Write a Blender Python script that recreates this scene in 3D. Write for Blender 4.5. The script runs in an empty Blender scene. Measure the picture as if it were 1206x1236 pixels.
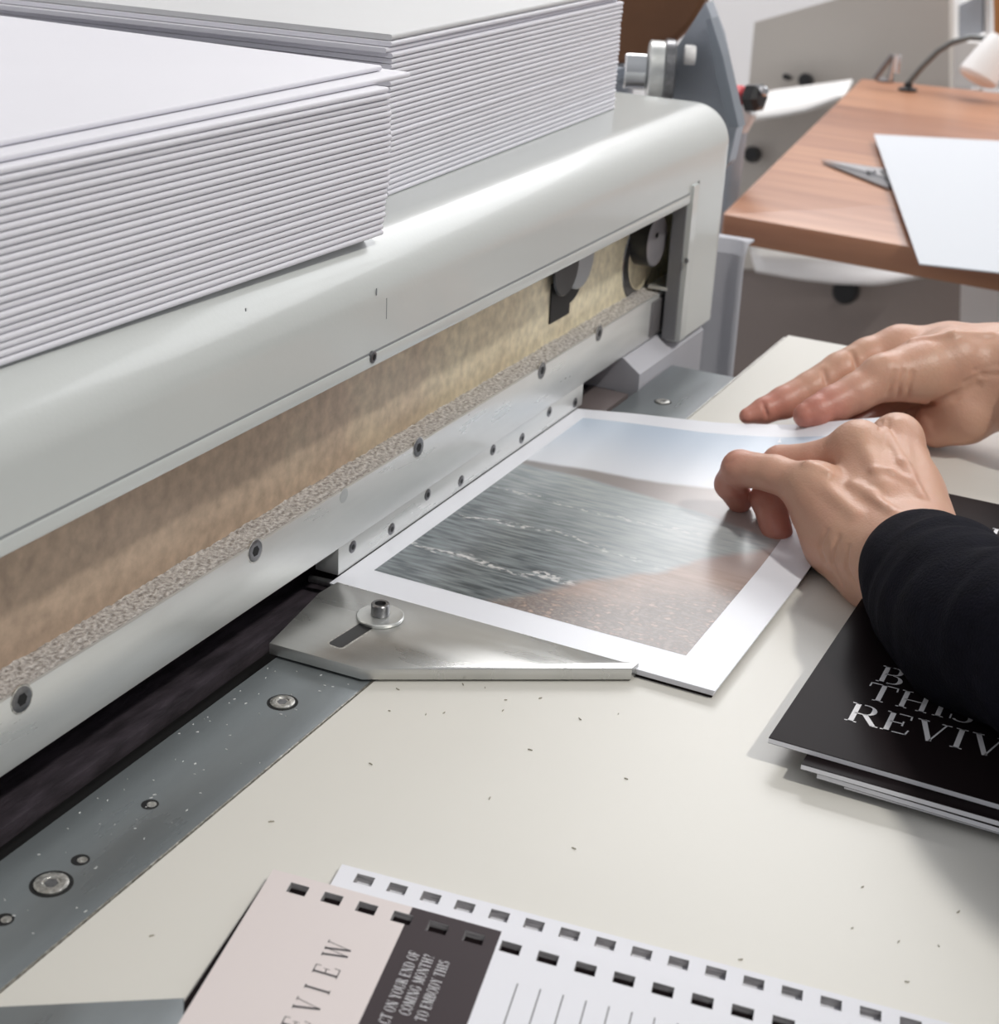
import bpy, bmesh, math, random
import numpy as np
from mathutils import Vector, Matrix, noise
random.seed(7)
PI = math.pi
SC = bpy.context.scene
COL = SC.collection
MM = 0.001

# ------------------------------------------------------------------ camera
F_PX = 1887.0
_c = (0.44959314, -0.89199225, 0.04707262, -0.34165088, -0.22041683, -0.91361430, 0.82531248, 0.39467232, -0.40384783)
RC = np.array(_c).reshape(3, 3)          # world -> camera (x right, y down, z forward)
O = np.array([0, 0, 320.0])
cam_d = bpy.data.cameras.new('camera'); cam = bpy.data.objects.new('camera', cam_d); COL.objects.link(cam)
cam_d.sensor_fit = 'HORIZONTAL'; cam_d.sensor_width = 36.0; cam_d.lens = 1898.3356 / 1206 * 36.0
cam_d.clip_start = 0.01; cam_d.clip_end = 50
Rw = RC.T
M = Matrix(((Rw[0][0], -Rw[0][1], -Rw[0][2], 0), (Rw[1][0], -Rw[1][1], -Rw[1][2], 0), (Rw[2][0], -Rw[2][1], -Rw[2][2], 0.32), (0, 0, 0, 1)))
cam.matrix_world = M
cam_d.dof.use_dof = True; cam_d.dof.focus_distance = 0.64; cam_d.dof.aperture_fstop = 20
SC.camera = cam
SC.view_settings.view_transform = 'Standard'; SC.view_settings.look = 'None'
SC.view_settings.exposure = -0.33; SC.view_settings.gamma = 1.0
# ------------------------------------------------------------------ world and lights
W = bpy.data.worlds.new('room_light'); SC.world = W; W.use_nodes = True
wn = W.node_tree.nodes; wl = W.node_tree.links
bg = wn['Background']
tc = wn.new('ShaderNodeTexCoord'); sp = wn.new('ShaderNodeSeparateXYZ'); wl.new(tc.outputs['Generated'], sp.inputs[0])
mr = wn.new('ShaderNodeMapRange'); mr.inputs[1].default_value = -0.5; mr.inputs[2].default_value = 0.9
mr.inputs[3].default_value = 0.26; mr.inputs[4].default_value = 0.56
wl.new(sp.outputs[2], mr.inputs[0]); bg.inputs[0].default_value = (0.95, 0.97, 1.0, 1)
wl.new(mr.outputs[0], bg.inputs[1])
sun_d = bpy.data.lights.new('window_sun', 'SUN'); sun = bpy.data.objects.new('window_sun', sun_d); COL.objects.link(sun)
sun_d.energy = 1.95; sun_d.angle = math.radians(3.5); sun_d.color = (1.0, 0.97, 0.9)
sun.rotation_euler = Vector((0.20, 0.70, -1.0)).to_track_quat('-Z', 'Y').to_euler()
def area(name, loc, target, sx, sy, power, col):
    d = bpy.data.lights.new(name, 'AREA'); o = bpy.data.objects.new(name, d); COL.objects.link(o)
    d.shape = 'RECTANGLE'; d.size = sx; d.size_y = sy; d.energy = power; d.color = col
    o.location = loc; o.rotation_euler = (Vector(target) - Vector(loc)).to_track_quat('-Z', 'Y').to_euler()
    return o
area('far_wall_fill', (2.6, 0.9, 1.9), (3.2, 0.8, 0.3), 1.2, 0.5, 34, (1.0, 0.98, 0.97))  # unseen area light added to brighten the far wall

# ------------------------------------------------------------------ pixel rays on real planes
def ray(px, py): return RC.T @ np.array([px - 603.0, py - 618.0, F_PX_])
F_PX_ = 1898.3356
def at(px, py, x=None, y=None, z=None, d=None):
    r = ray(px, py)
    if x is not None: t = x / r[0]
    elif y is not None: t = y / r[1]
    elif z is not None: t = (z - 320.0) / r[2]
    else: t = d / F_PX_
    return O + t * r

# ------------------------------------------------------------------ materials
def new_mat(name):
    m = bpy.data.materials.new(name); m.use_nodes = True
    return m, m.node_tree.nodes, m.node_tree.links, m.node_tree.nodes['Principled BSDF']
def mat(name, col, rough=0.5, metal=0.0, var=0.0, vscale=20, bump=0.0, bscale=300, stretch=None, spec=None, rvar=0.0, coat=0.0):
    m, n, l, b = new_mat(name)
    b.inputs['Base Color'].default_value = (*col, 1); b.inputs['Roughness'].default_value = rough; b.inputs['Metallic'].default_value = metal
    if spec is not None: b.inputs['Specular IOR Level'].default_value = spec
    if coat: b.inputs['Coat Weight'].default_value = coat; b.inputs['Coat Roughness'].default_value = 0.08
    if var or bump or rvar:
        t = n.new('ShaderNodeTexCoord'); mp = n.new('ShaderNodeMapping'); l.new(t.outputs['Object'], mp.inputs[0])
        if stretch: mp.inputs['Scale'].default_value = stretch
    if var or rvar:
        nz = n.new('ShaderNodeTexNoise'); nz.inputs['Scale'].default_value = vscale; nz.inputs['Detail'].default_value = 6
        l.new(mp.outputs[0], nz.inputs['Vector'])
        if var:
            r = n.new('ShaderNodeMapRange'); r.inputs[1].default_value = 0.3; r.inputs[2].default_value = 0.7
            r.inputs[3].default_value = 1 - var; r.inputs[4].default_value = 1 + var; l.new(nz.outputs[0], r.inputs[0])
            mx = n.new('ShaderNodeVectorMath'); mx.operation = 'SCALE'; mx.inputs[0].default_value = col
            l.new(r.outputs[0], mx.inputs['Scale']); l.new(mx.outputs[0], b.inputs['Base Color'])
        if rvar:
            r = n.new('ShaderNodeMapRange'); r.inputs[1].default_value = 0.3; r.inputs[2].default_value = 0.7
            r.inputs[3].default_value = max(0, rough - rvar); r.inputs[4].default_value = rough + rvar
            l.new(nz.outputs[0], r.inputs[0]); l.new(r.outputs[0], b.inputs['Roughness'])
    if bump:
        nz = n.new('ShaderNodeTexNoise'); nz.inputs['Scale'].default_value = bscale; nz.inputs['Detail'].default_value = 4
        l.new(mp.outputs[0], nz.inputs['Vector'])
        bp = n.new('ShaderNodeBump'); bp.inputs['Strength'].default_value = bump; bp.inputs['Distance'].default_value = 0.001
        l.new(nz.outputs[0], bp.inputs['Height']); l.new(bp.outputs[0], b.inputs['Normal'])
    return m
M_ = {}
M_['paint'] = mat('pale_machine_paint', (0.56, 0.58, 0.57), 0.27, var=0.03, vscale=6, bump=0.05, bscale=500, coat=0.3)
M_['paint_dark'] = mat('groove_grey', (0.25, 0.26, 0.27), 0.5)
M_['table'] = mat('cream_laminate', (0.74, 0.72, 0.672), 0.38, var=0.025, vscale=5)
M_['steel'] = mat('brushed_steel', (0.66, 0.67, 0.66), 0.36, 0.75, var=0.10, vscale=9, stretch=(1, 14, 14), bump=0.08, bscale=200, rvar=0.08)
M_['steel_light'] = mat('ground_steel', (0.73, 0.74, 0.73), 0.32, 0.55, var=0.07, vscale=14, stretch=(1, 4, 6), bump=0.04, bscale=300, rvar=0.08)
M_['strip'] = mat('grey_bed_steel', (0.245, 0.27, 0.285), 0.34, 0.5, var=0.12, vscale=10, stretch=(1, 5, 5), bump=0.06, bscale=260, rvar=0.1)
M_['aluminium'] = mat('milled_aluminium', (0.60, 0.60, 0.585), 0.30, 0.85, var=0.09, vscale=12, stretch=(5, 1, 1), bump=0.06, bscale=300, rvar=0.09)
M_['bolt'] = mat('bolt_steel', (0.22, 0.22, 0.23), 0.3, 0.9, var=0.2, vscale=400)
M_['bolt_light'] = mat('bright_bolt_steel', (0.62, 0.61, 0.58), 0.3, 0.9, var=0.35, vscale=500, bump=0.5, bscale=700)
M_['black'] = mat('black_socket', (0.006, 0.006, 0.007), 0.6)
M_['slot'] = mat('dark_stick_plastic', (0.035, 0.028, 0.035), 0.6, var=0.5, vscale=60, stretch=(1, 3, 3), bump=0.5, bscale=150, spec=0.3)
M_['paper'] = mat('white_paper', (0.77, 0.77, 0.82), 0.6, var=0.01, vscale=4)
M_['board'] = mat('white_board', (0.74, 0.73, 0.785), 0.55, var=0.015, vscale=9)
M_['greyboard'] = mat('grey_board', (0.60, 0.60, 0.61), 0.6, var=0.02, vscale=9)
M_['blackcover'] = mat('black_cover', (0.014, 0.010, 0.011), 0.28, spec=0.03)
M_['rose'] = mat('rose_cover', (0.69, 0.62, 0.61), 0.5)
M_['darkpanel'] = mat('dark_brown_panel', (0.05, 0.038, 0.042), 0.5, spec=0.15)
M_['ink'] = mat('black_ink', (0.05, 0.045, 0.05), 0.6)
M_['whiteink'] = mat('white_ink', (0.80, 0.79, 0.82), 0.5)
M_['pageedge'] = mat('page_edges', (0.33, 0.32, 0.33), 0.7, var=0.5, vscale=3000, stretch=(0.05, 0.05, 1))
M_['fabric'] = mat('navy_black_knit', (0.006, 0.006, 0.011), 0.9, var=0.25, vscale=120, bump=0.6, bscale=900, spec=0.12)
M_['bluegrey'] = mat('blue_grey_metal', (0.36, 0.39, 0.44), 0.4, 0.3, var=0.08, vscale=20)
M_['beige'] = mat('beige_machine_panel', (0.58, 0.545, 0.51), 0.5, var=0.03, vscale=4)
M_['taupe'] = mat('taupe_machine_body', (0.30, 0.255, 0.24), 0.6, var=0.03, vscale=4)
M_['whitepl'] = mat('white_plastic', (0.88, 0.87, 0.87), 0.4)
M_['blackpl'] = mat('black_plastic', (0.015, 0.015, 0.017), 0.35)
M_['red'] = mat('red_plastic', (0.75, 0.10, 0.12), 0.4)
M_['chrome'] = mat('chrome', (0.75, 0.76, 0.78), 0.15, 1.0)
M_['leather'] = mat('brown_disc', (0.15, 0.062, 0.024), 0.5, var=0.12, vscale=15)
M_['wall'] = mat('white_wall', (0.93, 0.92, 0.94), 0.8)
M_['floor'] = mat('grey_floor', (0.35, 0.34, 0.33), 0.5, var=0.05)
M_['curtain'] = mat('lavender_grey_cover', (0.42, 0.42, 0.46), 0.55, var=0.06, vscale=8)
M_['orange'] = mat('orange_wood', (0.55, 0.25, 0.09), 0.5)
M_['fleck'] = mat('paper_fleck', (0.35, 0.32, 0.26), 0.8)
M_['flecklight'] = mat('pale_fleck', (0.85, 0.85, 0.85), 0.8)

def bronze():
    m, n, l, b = new_mat('tarnished_bronze')
    t = n.new('ShaderNodeTexCoord'); sx = n.new('ShaderNodeSeparateXYZ'); l.new(t.outputs['Object'], sx.inputs[0])
    nz = n.new('ShaderNodeTexNoise'); nz.inputs['Scale'].default_value = 14; nz.inputs['Detail'].default_value = 8; nz.inputs['Roughness'].default_value = 0.7
    l.new(t.outputs['Object'], nz.inputs['Vector'])
    ad = n.new('ShaderNodeMath'); ad.operation = 'MULTIPLY_ADD'; l.new(nz.outputs[0], ad.inputs[0]); ad.inputs[1].default_value = 0.35; l.new(sx.outputs[0], ad.inputs[2])
    r = n.new('ShaderNodeValToRGB'); l.new(ad.outputs[0], r.inputs[0])
    e = r.color_ramp.elements; e[0].position = 0.35; e[0].color = (0.47, 0.345, 0.265, 1); e[1].position = 1.05; e[1].color = (0.85, 0.78, 0.58, 1)
    k = e.new(0.72); k.color = (0.56, 0.43, 0.32, 1); k = e.new(0.86); k.color = (0.70, 0.60, 0.43, 1)
    n2 = n.new('ShaderNodeTexNoise'); n2.inputs['Scale'].default_value = 160; n2.inputs['Detail'].default_value = 4; l.new(t.outputs['Object'], n2.inputs['Vector'])
    mr = n.new('ShaderNodeMapRange'); mr.inputs[1].default_value = 0.3; mr.inputs[2].default_value = 0.7; mr.inputs[3].default_value = 0.82; mr.inputs[4].default_value = 1.18; l.new(n2.outputs[0], mr.inputs[0])
    mx = n.new('ShaderNodeVectorMath'); mx.operation = 'SCALE'; l.new(r.outputs[0], mx.inputs[0]); l.new(mr.outputs[0], mx.inputs['Scale'])
    l.new(mx.outputs[0], b.inputs['Base Color']); b.inputs['Metallic'].default_value = 0.3; b.inputs['Roughness'].default_value = 0.4
    bp = n.new('ShaderNodeBump'); bp.inputs['Strength'].default_value = 0.25; bp.inputs['Distance'].default_value = 0.0006
    l.new(n2.outputs[0], bp.inputs['Height']); l.new(bp.outputs[0], b.inputs['Normal'])
    return m
M_['bronze'] = bronze()
def dusty():
    m, n, l, b = new_mat('gritty_dust')
    t = n.new('ShaderNodeTexCoord'); nz = n.new('ShaderNodeTexNoise'); nz.inputs['Scale'].default_value = 520; nz.inputs['Detail'].default_value = 5
    l.new(t.outputs['Object'], nz.inputs['Vector']); r = n.new('ShaderNodeValToRGB'); l.new(nz.outputs[0], r.inputs[0])
    e = r.color_ramp.elements; e[0].position = 0.33; e[0].color = (0.26, 0.235, 0.22, 1); e[1].position = 0.66; e[1].color = (0.66, 0.63, 0.61, 1)
    l.new(r.outputs[0], b.inputs['Base Color']); b.inputs['Roughness'].default_value = 0.85
    bp = n.new('ShaderNodeBump'); bp.inputs['Strength'].default_value = 0.8; bp.inputs['Distance'].default_value = 0.002
    l.new(nz.outputs[0], bp.inputs['Height']); l.new(bp.outputs[0], b.inputs['Normal'])
    return m
M_['dust'] = dusty()
def walnut():
    m, n, l, b = new_mat('walnut_worktop')
    t = n.new('ShaderNodeTexCoord'); mp = n.new('ShaderNodeMapping'); l.new(t.outputs['Object'], mp.inputs[0])
    mp.inputs['Rotation'].default_value = (0, 0, 0.10)
    sx = n.new('ShaderNodeSeparateXYZ'); l.new(mp.outputs[0], sx.inputs[0])
    # staves run across (object Y); each stave has its own tone
    mu = n.new('ShaderNodeMath'); mu.operation = 'MULTIPLY'; l.new(sx.outputs[0], mu.inputs[0]); mu.inputs[1].default_value = 6.5
    fl = n.new('ShaderNodeMath'); fl.operation = 'FLOOR'; l.new(mu.outputs[0], fl.inputs[0])
    wn_ = n.new('ShaderNodeTexWhiteNoise'); wn_.noise_dimensions = '1D'; l.new(fl.outputs[0], wn_.inputs['W'])
    m2 = n.new('ShaderNodeMapping'); l.new(mp.outputs[0], m2.inputs[0]); m2.inputs['Scale'].default_value = (26, 2.0, 26)
    nz = n.new('ShaderNodeTexNoise'); nz.inputs['Scale'].default_value = 1.6; nz.inputs['Detail'].default_value = 8; l.new(m2.outputs[0], nz.inputs['Vector'])
    ad = n.new('ShaderNodeMath'); ad.operation = 'MULTIPLY_ADD'; l.new(wn_.outputs[0], ad.inputs[0]); ad.inputs[1].default_value = 0.42; l.new(nz.outputs[0], ad.inputs[2])
    r = n.new('ShaderNodeValToRGB'); l.new(ad.outputs[0], r.inputs[0]); e = r.color_ramp.elements
    e[0].position = 0.30; e[0].color = (0.24, 0.10, 0.06, 1); e[1].position = 0.95; e[1].color = (0.50, 0.25, 0.145, 1)
    k = e.new(0.6); k.color = (0.35, 0.155, 0.088, 1)
    l.new(r.outputs[0], b.inputs['Base Color']); b.inputs['Roughness'].default_value = 0.33
    return m
M_['walnut'] = walnut()
def skin():
    m, n, l, b = new_mat('skin')
    t = n.new('ShaderNodeTexCoord'); at_ = n.new('ShaderNodeAttribute'); at_.attribute_name = 'redness'
    nz = n.new('ShaderNodeTexNoise'); nz.inputs['Scale'].default_value = 45; nz.inputs['Detail'].default_value = 5; l.new(t.outputs['Object'], nz.inputs['Vector'])
    ad = n.new('ShaderNodeMath'); ad.operation = 'MULTIPLY_ADD'; l.new(nz.outputs[0], ad.inputs[0]); ad.inputs[1].default_value = 0.5; l.new(at_.outputs['Fac'], ad.inputs[2])
    r = n.new('ShaderNodeValToRGB'); l.new(ad.outputs[0], r.inputs[0]); e = r.color_ramp.elements
    e[0].position = 0.12; e[0].color = (0.62, 0.37, 0.26, 1); e[1].position = 1.25; e[1].color = (0.50, 0.19, 0.145, 1)
    k = e.new(0.5); k.color = (0.60, 0.32, 0.235, 1)
    l.new(r.outputs[0], b.inputs['Base Color']); b.inputs['Roughness'].default_value = 0.42
    b.inputs['Subsurface Weight'].default_value = 0.18; b.inputs['Subsurface Radius'].default_value = (0.9, 0.35, 0.2); b.inputs['Subsurface Scale'].default_value = 0.004
    vo = n.new('ShaderNodeTexVoronoi'); vo.inputs['Scale'].default_value = 900; l.new(t.outputs['Object'], vo.inputs['Vector'])
    n3 = n.new('ShaderNodeTexNoise'); n3.inputs['Scale'].default_value = 230; n3.inputs['Detail'].default_value = 3; l.new(t.outputs['Object'], n3.inputs['Vector'])
    a2 = n.new('ShaderNodeMath'); a2.operation = 'MULTIPLY_ADD'; l.new(vo.outputs['Distance'], a2.inputs[0]); a2.inputs[1].default_value = 0.3; l.new(n3.outputs[0], a2.inputs[2])
    bp = n.new('ShaderNodeBump'); bp.inputs['Strength'].default_value = 0.32; bp.inputs['Distance'].default_value = 0.0008
    l.new(a2.outputs[0], bp.inputs['Height']); l.new(bp.outputs[0], b.inputs['Normal'])
    return m
M_['skin'] = skin()

# ------------------------------------------------------------------ mesh helpers (millimetres in, metres out)
class MB:
    def __init__(s): s.v = []; s.f = []; s.mi = []; s.m = 0
    def add(s, vs, fs):
        k = len(s.v); s.v += [tuple(map(float, p)) for p in vs]; s.f += [tuple(i + k for i in f) for f in fs]; s.mi += [s.m] * len(fs)
        return s
    def box(s, x0, x1, y0, y1, z0, z1, b=0.0):
        if b <= 0:
            vs = [(x, y, z) for z in (z0, z1) for y in (y0, y1) for x in (x0, x1)]
            return s.add(vs, [(0, 2, 3, 1), (4, 5, 7, 6), (0, 1, 5, 4), (2, 6, 7, 3), (0, 4, 6, 2), (1, 3, 7, 5)])
        return s.prism([(x0, y0), (x1, y0), (x1, y1), (x0, y1)], z0, z1, b)
    def prism(s, pts, z0, z1, b=0.0, r=0.0, nseg=5):
        """polygon (ccw, xy) extruded in z with optional edge bevel b and vertical corner rounding r"""
        if r: pts = round_poly(pts, r, nseg)
        a = sum(pts[i][0] * pts[(i + 1) % len(pts)][1] - pts[(i + 1) % len(pts)][0] * pts[i][1] for i in range(len(pts)))
        if a < 0: pts = pts[::-1]
        rings = [(z0, 0), (z1, 0)] if b <= 0 else [(z0, b), (z0 + b * .3, b * .3), (z0 + b, 0), (z1 - b, 0), (z1 - b * .3, b * .3), (z1, b)]
        vs = []; n = len(pts)
        for z, o in rings:
            for p in inset(pts, o): vs.append((p[0], p[1], z))
        fs = []
        for k in range(len(rings) - 1):
            for i in range(n):
                j = (i + 1) % n; fs.append((k * n + i, k * n + j, (k + 1) * n + j, (k + 1) * n + i))
        fs.append(tuple(reversed(range(n)))); fs.append(tuple((len(rings) - 1) * n + i for i in range(n)))
        return s.add(vs, fs)
    def rev(s, c, axis, prof, n=28):
        """revolve profile [(radius, height)] about axis through c"""
        ax = Vector(axis).normalized(); q = ax.to_track_quat('Z', 'Y'); c = Vector(c); vs = []
        for r, h in prof:
            for i in range(n):
                a = 2 * PI * i / n; vs.append(tuple(c + q @ Vector((r * math.cos(a), r * math.sin(a), h))))
        fs = []
        for k in range(len(prof) - 1):
            for i in range(n):
                j = (i + 1) % n; fs.append((k * n + i, k * n + j, (k + 1) * n + j, (k + 1) * n + i))
        fs.append(tuple(reversed(range(n)))); fs.append(tuple((len(prof) - 1) * n + i for i in range(n)))
        return s.add(vs, fs)
    def tube(s, pts, rad, n=12):
        pts = [Vector(p) for p in pts]; rads = rad if hasattr(rad, '__len__') else [rad] * len(pts); vs = []
        up = Vector((0.13, 0.21, 0.97))
        for i, p in enumerate(pts):
            d = (pts[min(i + 1, len(pts) - 1)] - pts[max(i - 1, 0)]).normalized()
            a = d.cross(up).normalized(); b_ = d.cross(a).normalized()
            for k in range(n):
                t = 2 * PI * k / n; vs.append(tuple(p + (a * math.cos(t) + b_ * math.sin(t)) * rads[i]))
        fs = []
        for k in range(len(pts) - 1):
            for i in range(n):
                j = (i + 1) % n; fs.append((k * n + i, k * n + j, (k + 1) * n + j, (k + 1) * n + i))
        fs.append(tuple(reversed(range(n)))); fs.append(tuple((len(pts) - 1) * n + i for i in range(n)))
        return s.add(vs, fs)
    def build(s, name, mats, parent=None, loc=None, smooth=True, angle=35):
        me = bpy.data.meshes.new(name)
        off = Vector(loc) if loc is not None else Vector((0, 0, 0))
        me.from_pydata([tuple((Vector(p) - off) * MM) for p in s.v], [], s.f)
        for mm in (mats if isinstance(mats, (list, tuple)) else [mats]): me.materials.append(M_[mm] if isinstance(mm, str) else mm)
        me.polygons.foreach_set('material_index', s.mi)
        bm = bmesh.new(); bm.from_mesh(me); bmesh.ops.recalc_face_normals(bm, faces=bm.faces)
        if smooth:
            for f in bm.faces: f.smooth = True
            for e in bm.edges:
                if len(e.link_faces) == 2 and e.calc_face_angle(0) > math.radians(angle): e.smooth = False
        bm.to_mesh(me); bm.free()
        o = bpy.data.objects.new(name, me); COL.objects.link(o)
        if parent is not None:
            o.parent = parent; o.location = (off * MM) - absloc(parent)
        else: o.location = off * MM
        return o
def absloc(o):
    v = Vector(o.location); p = o.parent
    while p is not None: v += Vector(p.location); p = p.parent
    return v
def inset(pts, o):
    if o == 0: return list(pts)
    n = len(pts); out = []
    for i in range(n):
        p0 = Vector(pts[i - 1][:2]); p = Vector(pts[i][:2]); p1 = Vector(pts[(i + 1) % n][:2])
        d0 = (p - p0).normalized(); d1 = (p1 - p).normalized()
        n0 = Vector((-d0.y, d0.x)); n1 = Vector((-d1.y, d1.x)); b = n0 + n1
        if b.length < 1e-6: b = n0
        b.normalize(); c = max(0.35, b.dot(n0)); q = p + b * (o / c); out.append((q.x, q.y))
    return out
def round_poly(pts, r, nseg=5):
    out = []; n = len(pts); rr = r if hasattr(r, '__len__') else [r] * n
    for i in range(n):
        p0 = Vector(pts[i - 1][:2]); p = Vector(pts[i][:2]); p1 = Vector(pts[(i + 1) % n][:2])
        if rr[i] <= 0: out.append(tuple(p)); continue
        a = (p0 - p).normalized(); b = (p1 - p).normalized(); half = math.acos(max(-1, min(1, a.dot(b)))) / 2
        L = min(rr[i] / math.tan(half), (p0 - p).length * .45, (p1 - p).length * .45)
        A = p + a * L; B = p + b * L
        for k in range(nseg + 1):
            t = k / nseg; q = A * (1 - t) ** 2 + p * 2 * t * (1 - t) + B * t * t; out.append((q.x, q.y))
    return out
def tag(o, label=None, cat=None, group=None, kind=None):
    if label: o['label'] = label
    if cat: o['category'] = cat
    if group: o['group'] = group
    if kind: o['kind'] = kind
    return o
def thing(name, loc, label, cat, group=None, kind=None):
    o = bpy.data.objects.new(name, None); o.empty_display_size = 0.02; COL.objects.link(o); o.location = Vector(loc) * MM
    return tag(o, label, cat, group, kind)
def dup(root, loc=None, rotz=None, label=None, group=None):
    r = root.copy(); COL.objects.link(r)
    if loc is not None: r.location = Vector(loc) * MM
    if rotz is not None: r.rotation_euler = (0, 0, rotz)
    if label: r['label'] = label
    if group: r['group'] = group
    for ch in list(root.children):
        c = ch.copy(); COL.objects.link(c); c.parent = r
        for g in list(ch.children):
            d = g.copy(); COL.objects.link(d); d.parent = c
    return r

# ------------------------------------------------------------------ serif lettering
TK, TN = 0.125, 0.042
def _q(x0, y0, x1, y1, w):
    d = Vector((x1 - x0, y1 - y0)); n = Vector((-d.y, d.x)).normalized() * w / 2
    return [(x0 + n.x, y0 + n.y), (x0 - n.x, y0 - n.y), (x1 - n.x, y1 - n.y), (x1 + n.x, y1 + n.y)]
def _h(x0, x1, y, w=TN): return [(x0, y - w / 2), (x1, y - w / 2), (x1, y + w / 2), (x0, y + w / 2)]
def _stem(x, y0=0, y1=1, w=TK, sb=True, st=True, s=0.075):
    o = [[(x - w / 2, y0), (x + w / 2, y0), (x + w / 2, y1), (x - w / 2, y1)]]
    if sb: o.append(_h(x - w / 2 - s, x + w / 2 + s, y0 + TN / 2))
    if st: o.append(_h(x - w / 2 - s, x + w / 2 + s, y1 - TN / 2))
    return o
def _arc(cx, cy, rx, ry, a0, a1, n=14, wmax=TK, wmin=TN):
    o = []; P = []
    for i in range(n + 1):
        a = math.radians(a0 + (a1 - a0) * i / n); w = wmin + (wmax - wmin) * abs(math.cos(a)) ** 1.5
        P.append(((cx + (rx - w) * math.cos(a), cy + (ry - (wmin if w < wmin * 1.5 else w * .55)) * math.sin(a)), (cx + rx * math.cos(a), cy + ry * math.sin(a))))
    for i in range(n): o.append([P[i][0], P[i][1], P[i + 1][1], P[i + 1][0]])
    return o
def glyph(c):
    s = 0.07
    if c == 'I': return _stem(.2), .40
    if c == 'L': return _stem(.18) + [_h(.18, .62, TN / 2), _q(.60, 0, .63, .25, .04)], .68
    if c == 'E': return _stem(.18) + [_h(.18, .64, TN / 2), _h(.18, .62, 1 - TN / 2), _h(.18, .48, .52), _q(.62, 0, .66, .25, .04), _q(.61, 1, .62, .78, .04), _q(.48, .40, .48, .64, .04)], .72
    if c == 'F': return _stem(.18) + [_h(.18, .62, 1 - TN / 2), _h(.18, .48, .50), _q(.61, 1, .62, .76, .04), _q(.48, .38, .48, .62, .04)], .66
    if c == 'T': return _stem(.38, st=False) + [_h(.03, .73, 1 - TN / 2), _q(.04, 1, .03, .76, .04), _q(.72, 1, .73, .76, .04)], .76
    if c == 'H': return _stem(.18) + _stem(.68) + [_h(.18, .68, .51)], .86
    if c == 'V': return [_q(.13, 1, .42, 0, TK), _q(.42, 0, .68, 1, TN), _h(0, .27, 1 - TN / 2), _h(.56, .80, 1 - TN / 2)], .80
    if c == 'A': return [_q(.13, 0, .40, 1, TN), _q(.40, 1, .70, 0, TK), _h(.2, .6, .33), _h(.02, .26, TN / 2), _h(.57, .83, TN / 2)], .83
    if c == 'W': return [_q(.12, 1, .36, 0, TK), _q(.36, 0, .58, 1, TN), _q(.54, 1, .80, 0, TK), _q(.80, 0, 1.02, 1, TN), _h(0, .26, 1 - TN / 2), _h(.44, .66, 1 - TN / 2), _h(.92, 1.14, 1 - TN / 2)], 1.14
    if c == 'M': return _stem(.16, w=TN) + _stem(.84) + [_q(.18, 1, .50, .05, TK), _q(.50, .05, .82, 1, TN)], 1.0
    if c == 'N': return _stem(.16, w=TN) + _stem(.74, w=TN, sb=False) + [_q(.16, 1, .72, 0, TK)], .88
    if c == 'Y': return _stem(.40, y1=.48, st=False) + [_q(.12, 1, .40, .46, TK * .9), _q(.40, .46, .66, 1, TN), _h(0, .26, 1 - TN / 2), _h(.55, .78, 1 - TN / 2)], .78
    if c == 'U': return _stem(.18, y0=.3, sb=False) + _stem(.70, y0=.3, w=TN, sb=False) + _arc(.44, .32, .325, .32, 180, 360), .86
    if c == 'O': return _arc(.42, .5, .38, .52, 0, 360, 26), .84
    if c == 'C': return _arc(.42, .5, .38, .52, 45, 315, 22) + [_q(.69, .62, .70, .92, .04), _q(.69, .08, .70, .3, .04)], .76
    if c == 'G': return _arc(.42, .5, .38, .52, 45, 320, 22) + [_q(.69, .62, .70, .92, .04), [(.62, .08), (.74, .08), (.74, .42), (.62, .42)], _h(.52, .8, .42)], .84
    if c == 'D': return _stem(.18) + [_h(.18, .42, TN / 2), _h(.18, .42, 1 - TN / 2)] + _arc(.40, .5, .40, .5, -90, 90, 16), .84
    if c == 'B': return _stem(.18) + [_h(.18, .42, TN / 2), _h(.18, .40, 1 - TN / 2), _h(.18, .42, .53)] + _arc(.38, .765, .24, .235, -90, 90, 10) + _arc(.40, .265, .29, .265, -90, 90, 10), .74
    if c == 'R': return _stem(.18) + [_h(.18, .42, 1 - TN / 2), _h(.18, .42, .49)] + _arc(.40, .74, .26, .26, -90, 90, 10) + [_q(.42, .5, .70, .03, TK), _h(.66, .82, TN / 2)], .80
    if c == 'S': return _arc(.33, .74, .25, .27, 40, 265, 14) + _arc(.33, .27, .28, .28, -140, 90, 14) + [_q(.54, .70, .54, .95, .04), _q(.07, .06, .07, .32, .04)], .66
    if c == '?': return _arc(.28, .76, .22, .25, -80, 170, 12) + [_h(.26, .32, .40, .25), [(.23, 0), (.33, 0), (.33, .1), (.23, .1)]], .56
    return [], .32
def text_mesh(mb, s, org, u, v, h, track=0.06, sx=1.0):
    """lay a line of serif capitals on the plane through org spanned by u (reading) and v (up)"""
    u = Vector(u).normalized(); v = Vector(v).normalized(); org = Vector(org); x = 0
    for c in s:
        polys, adv = glyph(c)
        for p in polys:
            mb.add([tuple(org + u * ((x + q[0] * sx) * h) + v * (q[1] * h)) for q in p], [tuple(range(len(p)))])
        x += adv * sx + track
    return x * h

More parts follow.
